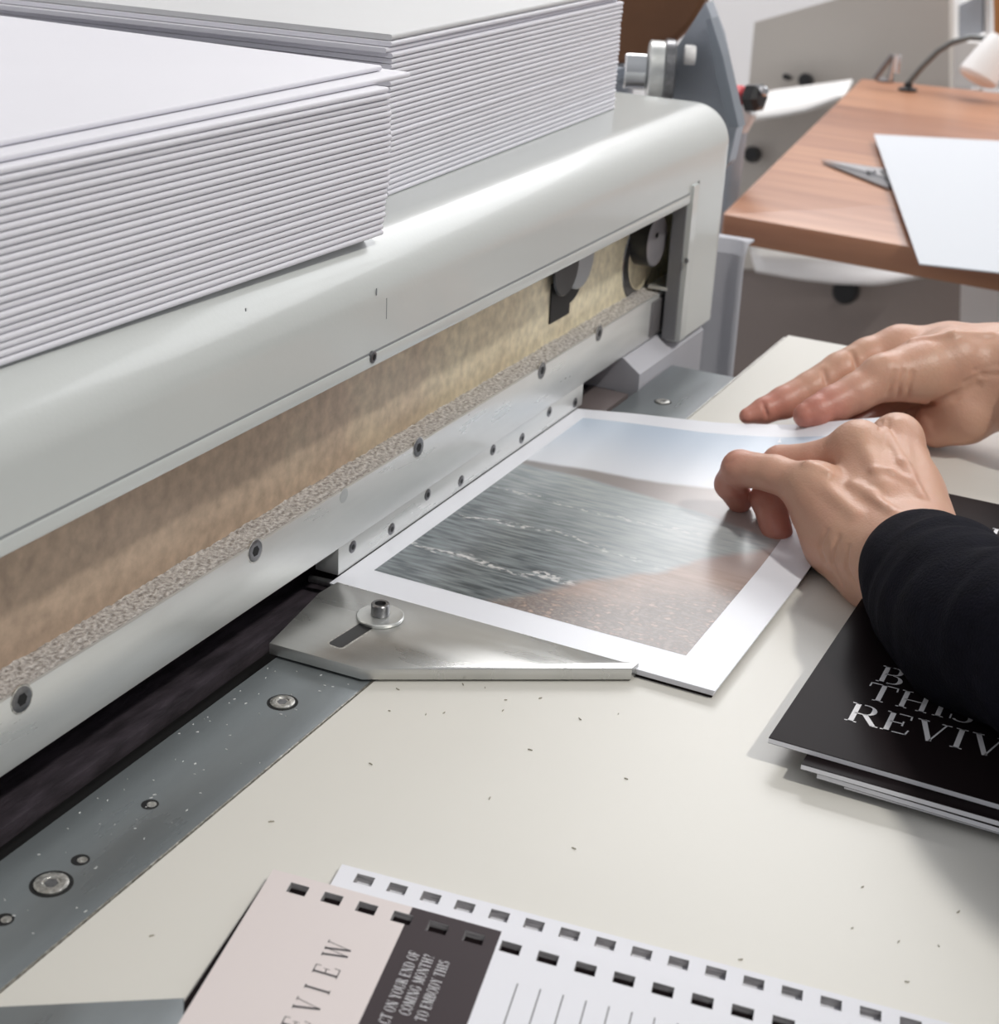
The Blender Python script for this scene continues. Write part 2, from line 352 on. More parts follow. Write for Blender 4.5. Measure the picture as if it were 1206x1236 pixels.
# ================================================================== STRUCTURE
def struct(name, mb, m, **k):
    o = mb.build(name, m, **k); o['kind'] = 'structure'; return o
struct('floor', MB().box(-2500, 3300, -2600, 3000, -920, -900), 'floor', smooth=False)
wall = MB()
WY0, WY1, WZ0, WZ1 = -1900, 1500, 1250, 2500
wall.box(3200, 3300, -2600, WY0, -900, 3000); wall.box(3200, 3300, WY1, 3000, -900, 3000); wall.box(3200, 3300, WY0, WY1, -900, WZ0); wall.box(3200, 3300, WY0, WY1, WZ1, 3000)
struct('wall_far', wall, 'wall', smooth=False)
def glow(name, col, st):
    m, n, l, b = new_mat(name); b.inputs['Emission Color'].default_value = (*col, 1); b.inputs['Emission Strength'].default_value = st; b.inputs['Base Color'].default_value = (.8, .8, .8, 1); return m
struct('window_1', MB().box(3250, 3256, WY0, WY1, WZ0, WZ1), glow('daylight_pane', (0.95, 0.97, 1.0), 4.2), smooth=False)
fr = MB()
for yy in (WY0 + 25, -770, 370, WY1 - 25): fr.box(3190, 3248, yy - 30, yy + 30, WZ0, WZ1)
fr.box(3190, 3248, WY0, WY1, WZ0 - 30, WZ0 + 30); fr.box(3190, 3248, WY0, WY1, WZ1 - 30, WZ1 + 30); struct('trim_1', fr, 'whitepl', smooth=False)
struct('wall_left', MB().box(-2500, 3200, 2900, 3000, -900, 2600), 'wall', smooth=False)

# ================================================================== WORKTOP
YS = 280.0
wt = thing('worktop', (500, 0, 0), 'cream white laminate cutting table in front of the grey steel strip', 'table')
MB().prism([(60, -420), (1036, -420), (1036, YS), (60, YS)], -28, 0, .8, r=[0, 12, 0, 0]).build('tabletop', 'table', wt)
for (x, y) in ((120, -380), (980, -380), (120, 240), (980, 240)):
    MB().box(x - 25, x + 25, y - 25, y + 25, -899.5, -28).build('leg', 'paint', wt, smooth=False)

# ================================================================== PAPER CUTTER
YH, YB, YP = 323.0, 337.0, 351.0
ZT, ZL, ZBT, ZBB = 157.0, 106.5, 45.8, 18.4
XL, XO, XE = 60.0, 928.0, 997.0
pc = thing('paper_cutter', (600, 400, -900), 'large pale grey guillotine paper cutter with steel beam and bronze plate', 'paper cutter')
def prof(zb, r=25.0, off=0.0):
    P = [(YH + off, zb)]
    for k in range(13):
        a = PI - (PI / 2) * k / 12; P.append((YH + r + (r - off) * math.cos(a), ZT - r + (r - off) * math.sin(a)))
    P.append((660, ZT - off)); return P
def loft(mb, rings, closed=True):
    n = len(rings[0]); vs = [p for r in rings for p in r]; fs = []
    for k in range(len(rings) - 1):
        for i in range(n if closed else n - 1):
            j = (i + 1) % n; fs.append((k * n + i, k * n + j, (k + 1) * n + j, (k + 1) * n + i))
    fs.append(tuple(reversed(range(n)))); fs.append(tuple((len(rings) - 1) * n + i for i in range(n)))
    mb.add(vs, fs)
hs = MB()
def shell(x0, x1, zb):
    o_ = prof(zb); i_ = [(YH + 8, zb)] + [(y, z) for y, z in prof(zb, off=8)[1:]]
    i_[-1] = (660, ZT - 8); poly = o_ + i_[::-1]
    loft(hs, [[(x, y, z) for y, z in poly] for x in (x0, x1)])
shell(XL, XO, ZL)
# right cheek with the rounded end
def solid(x, zb, off):
    P = prof(zb + off, off=off); return [(x, y, z) for y, z in P] + [(x, 660, zb + off)]
o_ = prof(15.0); i_ = prof(15.0, off=8)
loft(hs, [[(x, y, z) for y, z in (o_ + i_[::-1])] for x in (XO, 986)])
loft(hs, [solid(986, 15, 0), solid(991, 15, 0), solid(994, 15, .9), solid(996, 15, 2.6), solid(997, 15, 5)])
hs.build('housing', 'paint', pc, angle=50)
# lip and groove along the opening of the housing
MB().box(XL, XO - 3, YH - 0.7, YH + 3, ZL - .5, ZL + 5.0, .4).build('housing_lip', 'paint', pc)
MB().box(XL, XO - 3, YH - .25, YH + .2, ZL + 5.2, ZL + 6.0).build('groove', 'paint_dark', pc)
g = MB(); g.box(XO + 10.5, XO + 13, YH - .5, YH + .4, 15.5, 117.5); g.build('groove', 'paint_dark', pc)
MB().box(XO - 1, XO + 8.5, YH - 2.0, YH + 2, 16, 117, .6).build('guide_rail', 'paint', pc)
MB().box(XO - 2.5, XO, YH + 1.5, YH + 10, 16.5, 118).build('rail_side', mat('rail_side_grey', (0.20, 0.20, 0.21), 0.45, 0.3), pc)
def small_screw(px, py, yy, r, parent, name='screw'):
    c = at(px, py, y=yy)
    m = MB(); m.rev((c[0], yy, c[2]), (0, -1, 0), [(r, -1), (r, .5), (r * .82, .8), (r * .55, .8), (r * .5, .3)], 20)
    o = m.build(name, 'bolt', parent)
    MB().rev((c[0], yy - .32, c[2]), (0, -1, 0), [(r * .5, 0), (r * .5, .15)], 6).build('socket', 'black', o)
small_screw(450, 431, YH - .7, 2.6, pc); small_screw(829, 315, YH - 2, 1.6, pc)
# rub marks on the front
for (px, py, L) in ((467, 360, 30), (455, 348, 10), (297, 372, 4)):
    a = at(px, py, y=YH - .06); MB().box(a[0] - .25, a[0] + .25, YH - .1, YH + .2, a[2] - L * .3, a[2]).build('scratch', 'paint_dark', pc)

# knife beam with bolts
kb = MB(); kb.box(XL, 966, YB, YB + 30, ZBB, ZBT, .5); beam = kb.build('knife_beam', 'steel_light', pc)
# gritty ledge: uneven dust on top of the beam
dl = MB(); nx = 460; ny = 6; vs = []; fs = []
for i in range(nx + 1):
    x = XL + 60 + (940 - XL - 60) * i / nx
    for j in range(ny + 1):
        t = j / ny; y = YB + 1.0 + (YP - YB - 1.0) * t
        h = .15 + t * (.5 + .7 * noise.noise(Vector((x * .05, 7, 0)))) + (.9 * noise.noise(Vector((x * .5, y * .5, 3))) if 0 < j else 0)
        vs.append((x, y, ZBT + max(.05, h)))
for i in range(nx):
    for j in range(ny):
        a = i * (ny + 1) + j; fs.append((a, a + 1, a + ny + 2, a + ny + 1))
dl.add(vs, fs); o = dl.build('dust_ledge', 'dust', pc); o['kind'] = 'stuff'
def beam_bolt(px, py, r=4.6):
    c = at(px, py, y=YB); x, z = c[0], c[2]
    m = MB(); m.rev((x, YB - .02, z), (0, -1, 0), [(r * 1.16, -.4), (r * 1.16, .06), (r * 1.02, .1)], 28); ring = m.build('bolt', 'bolt_light', pc)
    MB().rev((x, YB - .1, z), (0, -1, 0), [(r, -.3), (r, .12), (r * .9, .25), (r * .6, .25)], 28).build('bolt_head', 'bolt', ring)
    MB().rev((x, YB - .34, z), (0, -1, 0), [(r * .52, -.1), (r * .52, .06)], 6).build('socket', 'black', ring)
for p in ((26, 844), (308, 665), (505, 540), (654, 447), (723, 402)): beam_bolt(*p)
c = at(415, 598, y=YB); MB().rev((c[0], YB, c[2]), (0, -1, 0), [(3.4, -.5), (3.4, .1), (3.0, .12)], 24).build('plug', 'steel', pc)
# clamp plate with small zigzag screws
KY = YB + .6
MB().box(541.5, 811, KY, KY + 12, 4.66, ZBB + .3, .3).build('knife', 'steel_light', pc)
for p in ((425.5, 660), (472.5, 638.5), (516, 597), (556.5, 580.5), (595, 543), (630, 529), (663, 497), (694, 486)):
    c = at(*p, y=KY); m = MB(); m.rev((c[0], KY, c[2]), (0, -1, 0), [(3.0, -.5), (3.0, .2), (2.5, .45), (1.5, .45)], 20); s_ = m.build('screw', 'bolt', pc)
    MB().rev((c[0], KY - .4, c[2]), (0, -1, 0), [(1.45, -.1), (1.45, .12)], 6).build('socket', 'black', s_)
# bronze plate behind the beam with openings filled by rollers
MB().box(XL, 980, YP, YP + 14, 20, 148).build('clamp_plate', 'bronze', pc, smooth=False)
def disc(name, px, py, yy, r, dep, m, parent, ecc=1.0):
    c = at(px, py, y=yy)
    return MB().rev((c[0], yy, c[2]), (0, -1, 0), [(r, -dep), (r, -.8), (r - .8, 0)], 40).build(name, m, parent)
disc('roller_recess', 772, 312, YP - .6, 27, 3, 'bolt', pc)
disc('roller_recess', 776, 308, YP - .9, 23, 3, 'bronze', pc)
rl = disc('roller', 794, 291, YP - 13, 16.5, 14, 'blackpl', pc)
disc('roller_face', 794, 291, YP - 13.6, 16.2, .7, mat('roller_face_grey', (0.28, 0.27, 0.29), 0.45, 0.4), rl)
c = at(794, 284, y=YP - 14.5); MB().rev(tuple(c), (0, -1, 0), [(1.6, -.5), (1.6, .1)], 12).build('pin_hole', 'black', rl)
disc('roller_recess', 690, 325, YP - .6, 21, 3, 'black', pc)
r2 = disc('roller', 703, 312, YP - 4, 18, 5, mat('roller_edge_grey', (0.42, 0.44, 0.46), 0.4, 0.5), pc)
disc('roller_face', 685, 322, YP - 4.6, 17, 1, 'blackpl', r2)
a = at(666, 352, y=YP - .8); b = at(687, 378, y=YP - .8); MB().box(a[0], b[0], YP - .9, YP + 1, b[2], a[2] + 4).build('slot_opening', 'black', pc)
# dark plate: shadow on the far end of the beam put into colour
MB().box(912, 950, YB - 1.5, YB + .5, 20, 43, .6).build('beam_end_shade', mat('beam_end_shade_grey', (0.26, 0.25, 0.26), 0.4, 0.6), pc)
MB().box(925, 956, YB - 5, YB + 8, 48, 50.5, .5).build('slide_shelf', 'steel', pc)
# bed: steel strip, slot, cutting stick, side frame
st = MB().prism([(XL, YS + .9), (926, YS + .9), (926, 324), (XL, 324)], -14, 0, .35).build('bed_strip', 'strip', pc)
MB().box(XL, 1030, YS + .05, YS + 1.3, -14, -1.2).build('seam', 'black', pc, smooth=False)
MB().box(XL, 1030, YS + .35, YS + .9, -10, -.05).build('seam_edge', 'bolt_light', pc, smooth=False)
def bed_bolt(px, py, r, light=True):
    c = at(px, py, z=0); m = MB()
    m.rev((c[0], c[1], 0), (0, 0, 1), [(r * 1.25, -.5), (r * 1.25, .04), (r * 1.0, .05)], 32); ring = m.build('bolt_recess', 'black', st)
    MB().rev((c[0], c[1], 0), (0, 0, 1), [(r, -.2), (r, .5), (r * .85, .8), (r * .55, .8), (r * .5, .4)], 28).build('bolt', 'bolt_light' if light else 'bolt', st)
    MB().rev((c[0], c[1], .42), (0, 0, 1), [(r * .42, -.1), (r * .42, .05)], 6).build('socket', 'bolt', st)
bed_bolt(62, 1067, 5.6); bed_bolt(341, 848, 4.9); bed_bolt(800, 485, 4.3)
for p in ((181, 971), (97, 1038), (5, 1110)):
    c = at(*p, z=0); MB().rev((c[0], c[1], 0), (0, 0, 1), [(3.1, -.5), (3.1, .03), (2.7, .06)], 24).build('hole', 'black', st)
    MB().rev((c[0] + .3, c[1] - .6, .02), (0, 0, 1), [(1.8, -.3), (1.7, .1)], 18).build('hole_plug', 'bolt_light', st)
MB().box(XL, 870, 340, 366, -11, -4, .6).build('cutting_stick', 'slot', pc)
MB().box(XL, 870, 345, 366, -40, -11).build('slot_gap_shade', 'black', pc, smooth=False)  # added black face, painting in the darkness of the open gap below the stick
MB().box(XL, 870, 366.2, 380, -40, 20).build('slot_back', 'slot', pc, smooth=False)
MB().box(XL, 870, 322, 366, -42, -40).build('slot_floor', 'black', pc, smooth=False)
MB().tube([at(374, 698, z=2.5), at(412, 707, z=2.5)], 1.7, 14).build('stop_rod', 'bolt', pc)
sf = MB(); loft(sf, [[(x, y, z) for y, z in ((325, -60), (325, 9), (336.5, 17.6), (660, 17.6), (660, -60))] for x in (870, 985)])
sf.build('side_frame', 'curtain', pc, smooth=False)
MB().box(826, 866, 330, 356, -16, -3, .5).build('bed_block', mat('worn_brown_steel', (0.24, 0.20, 0.20), 0.4, 0.4), pc)
MB().box(XL, 990, 380, 660, -899.5, -60).build('cabinet', 'paint', pc, smooth=False)
MB().box(XL, 120, 322, 660, -60, ZT - 9).build('side_frame', 'paint', pc, smooth=False)
MB().box(XL, 980, 520, 655, -60, ZT - 9).build('rear_cover', 'paint', pc, smooth=False)

# ================================================================== SIDE GUIDES
def px_poly(L, z): return [tuple(at(a, b, z=z)[:2]) for a, b in L]
sg = thing('side_guide', at(520, 775, z=0), 'pointed milled aluminium guide plate with a bolt, beside the landscape print', 'guide plate')
tip = px_poly([(325, 776), (437, 807), (763, 807), (771, 800), (768, 797)], 6.4)
top = [(533.2, 196), (533.2, 333), (520, 334)]
MB().prism(tip[:4] + top, 1.2, 6.4, .35).build('plate', 'aluminium', sg)
# elongated slot, washer and socket bolt
a = at(402, 781, z=6.4); b = at(470, 738, z=6.4); d = Vector((b[0] - a[0], b[1] - a[1])); n_ = Vector((-d.y, d.x)).normalized() * 4.3
MB().prism(round_poly([(a[0] + n_.x, a[1] + n_.y), (a[0] - n_.x, a[1] - n_.y), (b[0] - n_.x, b[1] - n_.y), (b[0] + n_.x, b[1] + n_.y)], 3), 6.3, 6.46).build('slot_rim', 'bolt_light', sg)
n2 = n_ * .8
MB().prism(round_poly([(a[0] + n2.x + 1, a[1] + n2.y), (a[0] - n2.x + 1, a[1] - n2.y), (b[0] - n2.x, b[1] - n2.y), (b[0] + n2.x, b[1] + n2.y)], 2), 6.4, 6.52).build('slot', 'blackpl', sg)
c = at(459, 742, z=8)
MB().rev((c[0], c[1], 6.5), (0, 0, 1), [(10.0, 0), (10.2, .3), (10.2, 1.3), (9.8, 1.6)], 40).build('washer', 'steel', sg)
bo = MB().rev((c[0], c[1], 8.3), (0, 0, 1), [(3.9, 0), (4.0, .4), (4.0, 4.8), (3.6, 5.2), (2.4, 5.2), (2.3, 3.6)], 28).build('bolt', 'bolt', sg)
MB().rev((c[0], c[1], 12.0), (0, 0, 1), [(2.25, 0), (2.25, .4)], 6).build('socket', 'black', bo)
c2 = at(733, 809, z=3); 
bl = thing('side_guide', at(110, 1225, z=0), 'grey steel guide plate in the near left corner behind the pads', 'guide plate')
P = px_poly([(-160, 1222), (222, 1204)], 6)
MB().prism([P[0], P[1], (P[1][0] - 40, P[1][1] - 30), (P[0][0] - 90, P[0][1] - 60)], .3, 6, .4).build('plate', 'strip', bl)

# ================================================================== PRINT AND SHEETS UNDER IT
XN, XF, YR, YLft = 533.5, 804.0, 155.5, 337.2
ly = [120, 156, 189, 209, 235, 254, 284, 304, 336]; lz = [45, 33, 23, 17, 12, 9, 6, 4, 0]
def lift(x, y):
    s = max(0, min(1, (x - 650) / (XF - 650))); return float(np.interp(y, ly, lz)) * s ** 1.7
def sheet(name, x0, x1, y0, y1, z0, th, m, k=1.0, uv=False):
    nx, ny = 40, 26; mb = MB(); vs = []; fs = []
    for top in (1, 0):
        for i in range(nx + 1):
            for j in range(ny + 1):
                x = x0 + (x1 - x0) * i / nx; y = y0 + (y1 - y0) * j / ny
                vs.append((x, y, z0 + th * top + lift(x, y) * k))
    N = (nx + 1) * (ny + 1); ix = lambda t, i, j: t * N + i * (ny + 1) + j
    for i in range(nx):
        for j in range(ny):
            fs.append((ix(0, i, j), ix(0, i + 1, j), ix(0, i + 1, j + 1), ix(0, i, j + 1)))
            fs.append((ix(1, i, j), ix(1, i, j + 1), ix(1, i + 1, j + 1), ix(1, i + 1, j)))
    for i in range(nx):
        for j in (0, ny): fs.append((ix(0, i, j), ix(0, i + 1, j), ix(1, i + 1, j), ix(1, i, j)))
    for j in range(ny):
        for i in (0, nx): fs.append((ix(0, i, j), ix(0, i, j + 1), ix(1, i, j + 1), ix(1, i, j)))
    mb.add(vs, fs); return mb
def photo_mat():
    m, n, l, b = new_mat('seascape_print')
    def math_(op, a, b_=None, c=None):
        k = n.new('ShaderNodeMath'); k.operation = op
        for i, v in enumerate((a, b_, c)):
            if v is None: continue
            if isinstance(v, (int, float)): k.inputs[i].default_value = v
            else: l.new(v, k.inputs[i])
        return k.outputs[0]
    def mix(f, a, c_):
        k = n.new('ShaderNodeMix'); k.data_type = 'RGBA'; l.new(f, k.inputs[0])
        for s_, v in ((6, a), (7, c_)):
            if isinstance(v, tuple): k.inputs[s_].default_value = (*v, 1)
            else: l.new(v, k.inputs[s_])
        return k.outputs[2]
    def step(v, lo, hi):
        k = n.new('ShaderNodeMapRange'); k.interpolation_type = 'SMOOTHSTEP'; l.new(v, k.inputs[0]); k.inputs[1].default_value = lo; k.inputs[2].default_value = hi; return k.outputs[0]
    uvn = n.new('ShaderNodeUVMap'); uvn.uv_map = 'picture'; sx = n.new('ShaderNodeSeparateXYZ'); l.new(uvn.outputs[0], sx.inputs[0])
    U, V = sx.outputs[0], sx.outputs[1]          # u: left to right in the picture, v: bottom to top
    def nz(scale, st, det=5):
        mp = n.new('ShaderNodeMapping'); l.new(uvn.outputs[0], mp.inputs[0]); mp.inputs['Scale'].default_value = st
        k = n.new('ShaderNodeTexNoise'); k.inputs['Scale'].default_value = scale; k.inputs['Detail'].default_value = det; l.new(mp.outputs[0], k.inputs['Vector']); return k.outputs[0]
    big = nz(3.2, (1, 1.4, 1)); streak = nz(5, (1.6, 17, 1), 8); fine = nz(38, (1, 2.2, 1), 9)
    # water
    water = mix(step(streak, .30, .70), (0.045, 0.056, 0.066), (0.21, 0.24, 0.255))
    water = mix(step(math_('MULTIPLY_ADD', U, .55, V), .30, .85), water, mix(step(streak, .3, .7), (0.33, 0.37, 0.39), (0.45, 0.475, 0.485)))
    for (c0, th, amp, w0, w1) in ((.17, .016, .16, .42, .58), (.36, .010, .14, .46, .60), (.52, .008, .10, .48, .60)):
        f_ = math_('MULTIPLY', step(math_('ABSOLUTE', math_('SUBTRACT', math_('ADD', math_('ADD', V, math_('MULTIPLY', big, amp)), math_('MULTIPLY', streak, .05)), c0 + amp * .5)), th, .0), step(fine, w0, w1))
        water = mix(math_('MULTIPLY', f_, step(U, .95, .5)), water, (0.62, 0.61, 0.61))
    # sand and pebbles below a shore line that climbs to the right
    sandc = mix(step(streak, .30, .70), (0.32, 0.22, 0.18), (0.43, 0.31, 0.26))
    reb = mix(step(fine, .38, .64), (0.085, 0.070, 0.064), (0.235, 0.185, 0.165))
    pe = math_('ADD', math_('SUBTRACT', math_('MULTIPLY', U, .42), V), math_('MULTIPLY', math_('SUBTRACT', big, .5), .35))
    pm = math_('MULTIPLY', step(pe, .0, .22), step(fine, .30, .52)); sandc = mix(pm, sandc, reb)
    wet = math_('MULTIPLY', step(V, .30, .42), step(U, .55, .75)); sandc = mix(wet, sandc, (0.40, 0.325, 0.31))
    e = math_('SUBTRACT', math_('MULTIPLY', math_('SUBTRACT', U, .36), .86), math_('ADD', V, math_('MULTIPLY', math_('SUBTRACT', big, .5), .16)))
    pic = mix(step(e, -.01, .05), water, sandc)
    U2 = math_('MULTIPLY', U, U)
    lo = math_('ADD', V, math_('MULTIPLY', U2, .11)); pic_h = mix(step(U, .0, .9), (0.25, 0.23, 0.23), (0.42, 0.37, 0.36))
    lo = math_('ADD', lo, math_('MULTIPLY', math_('SUBTRACT', big, .5), .03))
    pic = mix(step(lo, .640, .662), pic, pic_h)
    hi = math_('SUBTRACT', V, math_('MULTIPLY', U, .055)); hi = math_('ADD', hi, math_('MULTIPLY', math_('SUBTRACT', big, .5), .03))
    sky = mix(step(V, .68, 1.0), (0.70, 0.72, 0.78), (0.52, 0.60, 0.72))
    pic = mix(step(hi, .668, .690), pic, sky)
    l.new(pic, b.inputs['Base Color']); b.inputs['Roughness'].default_value = 0.27; b.inputs['Coat Weight'].default_value = 0.15; b.inputs['Coat Roughness'].default_value = 0.2
    bp = n.new('ShaderNodeBump'); bp.inputs['Strength'].default_value = 0.06; bp.inputs['Distance'].default_value = 0.0005
    t = n.new('ShaderNodeTexCoord'); q = n.new('ShaderNodeTexNoise'); q.inputs['Scale'].default_value = 30; l.new(t.outputs['Object'], q.inputs['Vector']); l.new(q.outputs[0], bp.inputs['Height']); l.new(bp.outputs[0], b.inputs['Normal'])
    return m
pr = sheet('print', XN, XF, YR, YLft, 4.2, .35, 'paper').build('seascape_print', mat('glossy_photo_paper', (0.78, 0.79, 0.85), 0.3), None, loc=(XN, YR, 4.2))
tag(pr, 'glossy landscape photo print of a beach and sea, held under the knife', 'photo print')
# printed picture as its own part, a hair above the paper
px0, px1, py0, py1 = 555.0, 789.0, 176.0, 327.0
nx, ny = 60, 40; mb = MB(); vs = []; fs = []
for i in range(nx + 1):
    for j in range(ny + 1):
        x = px0 + (px1 - px0) * i / nx; y = py0 + (py1 - py0) * j / ny; vs.append((x, y, 4.62 + lift(x, y)))
for i in range(nx):
    for j in range(ny): a = i * (ny + 1) + j; fs.append((a, a + ny + 1, a + ny + 2, a + 1))
mb.add(vs, fs); pic = mb.build('picture', photo_mat(), pr)
uvl = pic.data.uv_layers.new(name='picture')
co = [Vector(v) for v in vs]
for lp in pic.data.loops:
    v = co[lp.vertex_index]; uvl.data[lp.index].uv = ((py1 - v.x * 0 - v.y) / (py1 - py0), (v.x - px0) / (px1 - px0))
for i, (z0, lab) in enumerate(((2.75, 'first plain white sheet directly under the beach print'), (1.35, 'second white sheet under the beach print'))):
    o = sheet('s', XN + .8 + i * .6, XF - 1, YR + .6 + i * .5, YLft, z0, 1.3, 'paper', k=.97 - .03 * i).build('paper_sheet', 'paper', None, loc=(XN, YR, z0))
    tag(o, lab, 'sheet of paper', 'sheets under the print')
o = sheet('s', XN + 1.5, XF - 2, YR + 1.6, YLft, .3, .9, 'blackcover', k=.0).build('backing_sheet', 'blackcover', None, loc=(XN, YR, .3)); tag(o, 'thin black backing sheet at the bottom under the beach print', 'sheet of paper')

# ================================================================== BOOKLET STACKS ON THE HOUSING
BL, BD = 299.0, 265.0
def booklet_mesh(mb, L, D, th):
    """folded booklet: rounded spine at y=0, leaves running back; corner at origin, spine along -x"""
    P = []
    r = th / 2
    for k in range(7):
        a = PI / 2 + PI * k / 6; P.append((r * .8 + r * .8 * math.cos(a), r + r * math.sin(a)))
    P = P[::-1]
    P += [(D, th), (D, 0)]
    loft(mb, [[(x, y, z) for y, z in P] for x in (-L, -L + .5, -.5, 0)])
bk_src = None
def stack(n, cx, cy, z0, pitch, ang, label, group, flip=1, jit=.45, bow=None, tops=None):
    global bk_src
    for i in range(n):
        jx = random.uniform(-jit, jit); jy = random.uniform(-jit * .8, jit * .8)
        bx = bow(i / n) if bow else 0
        if bk_src is None:
            mb = MB(); booklet_mesh(mb, BL, BD, 2.15); o = mb.build('booklet', 'board', None, angle=50); bk_src = o
        else: o = bk_src.copy(); COL.objects.link(o)
        o.location = Vector((cx + jx + bx, cy + jy, z0 + i * pitch)) * MM; o.rotation_euler = (0, 0, ang + random.uniform(-.001, .001))
        tag(o, label, 'booklet', group)
        if tops and i - n in tops:
            dx, dy, da, lb = tops[i - n]; o.location.x += dx * MM; o.location.y += dy * MM; o.rotation_euler.z += da; o['label'] = lb; del o['group']
    return z0 + n * pitch
aL = math.radians(-2.6); aR = math.radians(2.4)
cL = at(458, 285, z=ZT + .3); cR0 = at(467, 237, z=ZT + .3)
stack(27, cL[0] + 3, cL[1], ZT + .2, 2.42, aL, 'white folded booklet inside the near left stack on the cutter housing', 'booklets in the near left stack', bow=lambda t: 5.5 * math.sin(t * PI * .9),
      tops={-2: (28, 6, .012, 'second booklet from the top of the left stack, sticking out to the right'), -1: (22, 16, 0.02, 'topmost white booklet of the left stack on the cutter')})
# topmost wide sheet of the left stack is slightly paler paper
R0 = Vector((cR0[0], cR0[1])) + Vector((math.cos(aR), math.sin(aR))) * (BL + 1)
zR = stack(28, R0.x, R0.y, ZT + .2, 2.47, aR, 'white folded booklet inside the far right stack on the cutter housing', 'booklets in the far right stack', bow=lambda t: 1.5 * t,
      tops={-2: (-4, 2, 0.004, 'second booklet from the top of the right stack, beneath the grey board')})
gb = MB(); booklet_mesh(gb, BL, BD, 2.6); o = gb.build('grey_board', 'greyboard', None, angle=50); o.location = Vector((R0.x + 3, R0.y + 1, zR)) * MM; o.rotation_euler = (0, 0, aR)
tag(o, 'grey cover board lying on top of the right booklet stack', 'board')

# ================================================================== BLACK BOOKLETS ON THE TABLE
def black_booklet(z, dx, dy, ang, label, th=2.35, L=278, D=215):
    A = at(928, 890, z=12); base = Vector((A[0] + dx, A[1] + dy, z))
    r = thing('black_booklet', base, label, 'booklet'); r.rotation_euler = (0, 0, ang)
    for nm, z0, z1, m in (('pages', 0.15, th - .35, 'paper'), ('cover', th - .35, th, 'blackcover'), ('back_cover', 0, .15, 'blackcover')):
        o = MB().prism([(0, -D), (L, -D), (L, 0), (0, 0)], z0, z1).build(nm, m, None, smooth=False); o.parent = r
        if nm == 'cover': cov = o
    return r, cov
a0 = math.radians(-4.2) * -1
def bl_ang(k): return math.radians(k)
r, cov = black_booklet(9.6, 0, 0, bl_ang(1.5) * 0 , 'topmost black booklet with big white serif title, partly under the sleeve', th=2.4)
A = at(928, 890, z=12)
tm = MB()
zt = 2.46
def cover_xy(px, py): p = at(px, py, z=12.05); return p[0] - A[0], p[1] - A[1]
tu, tv = Vector((0.045, -1, 0)), Vector((1, .02, 0))
for s_, (px, py), h in (('REVIVAL', (1017, 868), 15.0), ('THIS', (1041, 842), 14.2), ('B', (1055, 821), 14.2)):
    x, y = cover_xy(px, py); text_mesh(tm, s_, (x, y, zt), tu, tv, h, track=.035, sx=1.08)
x, y = cover_xy(1163, 644); text_mesh(tm, 'LI', (x, y, zt), tu, tv, 14.5)
o = tm.build('title', 'whiteink', None, smooth=False); o.parent = cov
black_booklet(7.0, -7, -15, bl_ang(.6), 'second black booklet from the top, its white edge showing below the top one')
black_booklet(4.5, -6, -21, bl_ang(-.4), 'third black booklet in the pile on the table', th=2.3)
black_booklet(2.2, -4, -31, bl_ang(.2), 'fourth black booklet, second lowest of the pile on the table', th=2.1)
black_booklet(0.1, 2, -24, bl_ang(-.8), 'lowest black booklet of the pile, lying on the cream table', th=2.0)

# ================================================================== PUNCHED PADS
def punched(name, A, e1, e2, holes, hs, W_, L_, z0, z1, regions, parent, mats):
    """slab with real square holes in the strip next to its upper edge; e1 along the edge, e2 down the page; regions: [(s0, s1, mat_index)]"""
    e1 = Vector((*e1, 0)).normalized(); e2 = Vector((*e2, 0)).normalized(); A = Vector((A[0], A[1], 0))
    S = [0.0, W_]
    for s, t in holes: S += [s - hs[0] / 2, s + hs[0] / 2]
    for r_ in regions: S += [r_[0], r_[1]]
    S = sorted(set(round(x, 4) for x in S)); t0 = holes[0][1]; Tt = [0, t0 - hs[1] / 2, t0 + hs[1] / 2, L_]
    P = lambda s, t, z: tuple(A + e1 * s + e2 * t + Vector((0, 0, z)))
    mb = MB(); ish = lambda i, j: j == 1 and any(abs((S[i] + S[i + 1]) / 2 - s) < hs[0] / 2 for s, t in holes)
    solid_ = {}
    for i in range(len(S) - 1):
        for j in range(3): solid_[(i, j)] = not ish(i, j)
    for (i, j), ok in solid_.items():
        if not ok: continue
        s0, s1, t0_, t1_ = S[i], S[i + 1], Tt[j], Tt[j + 1]; mid = (s0 + s1) / 2
        mb.m = next((r_[2] for r_ in regions if r_[0] <= mid <= r_[1]), 0)
        mb.add([P(s0, t0_, z1), P(s1, t0_, z1), P(s1, t1_, z1), P(s0, t1_, z1)], [(0, 1, 2, 3)])
        mb.m = 0
        mb.add([P(s0, t0_, z0), P(s1, t0_, z0), P(s1, t1_, z0), P(s0, t1_, z0)], [(3, 2, 1, 0)])
        for (di, dj, q) in ((-1, 0, ((s0, t0_), (s0, t1_))), (1, 0, ((s1, t0_), (s1, t1_))), (0, -1, ((s0, t0_), (s1, t0_))), (0, 1, ((s0, t1_), (s1, t1_)))):
            if not solid_.get((i + di, j + dj), False):
                inside = (i + di, j + dj) in solid_
                mb.m = len(mats) - 1 if inside else 0
                (a_, b_), (c_, d_) = q
                mb.add([P(a_, b_, z0), P(c_, d_, z0), P(c_, d_, z1), P(a_, b_, z1)], [(0, 1, 2, 3)])
    return mb.build(name, mats, parent, smooth=False), P
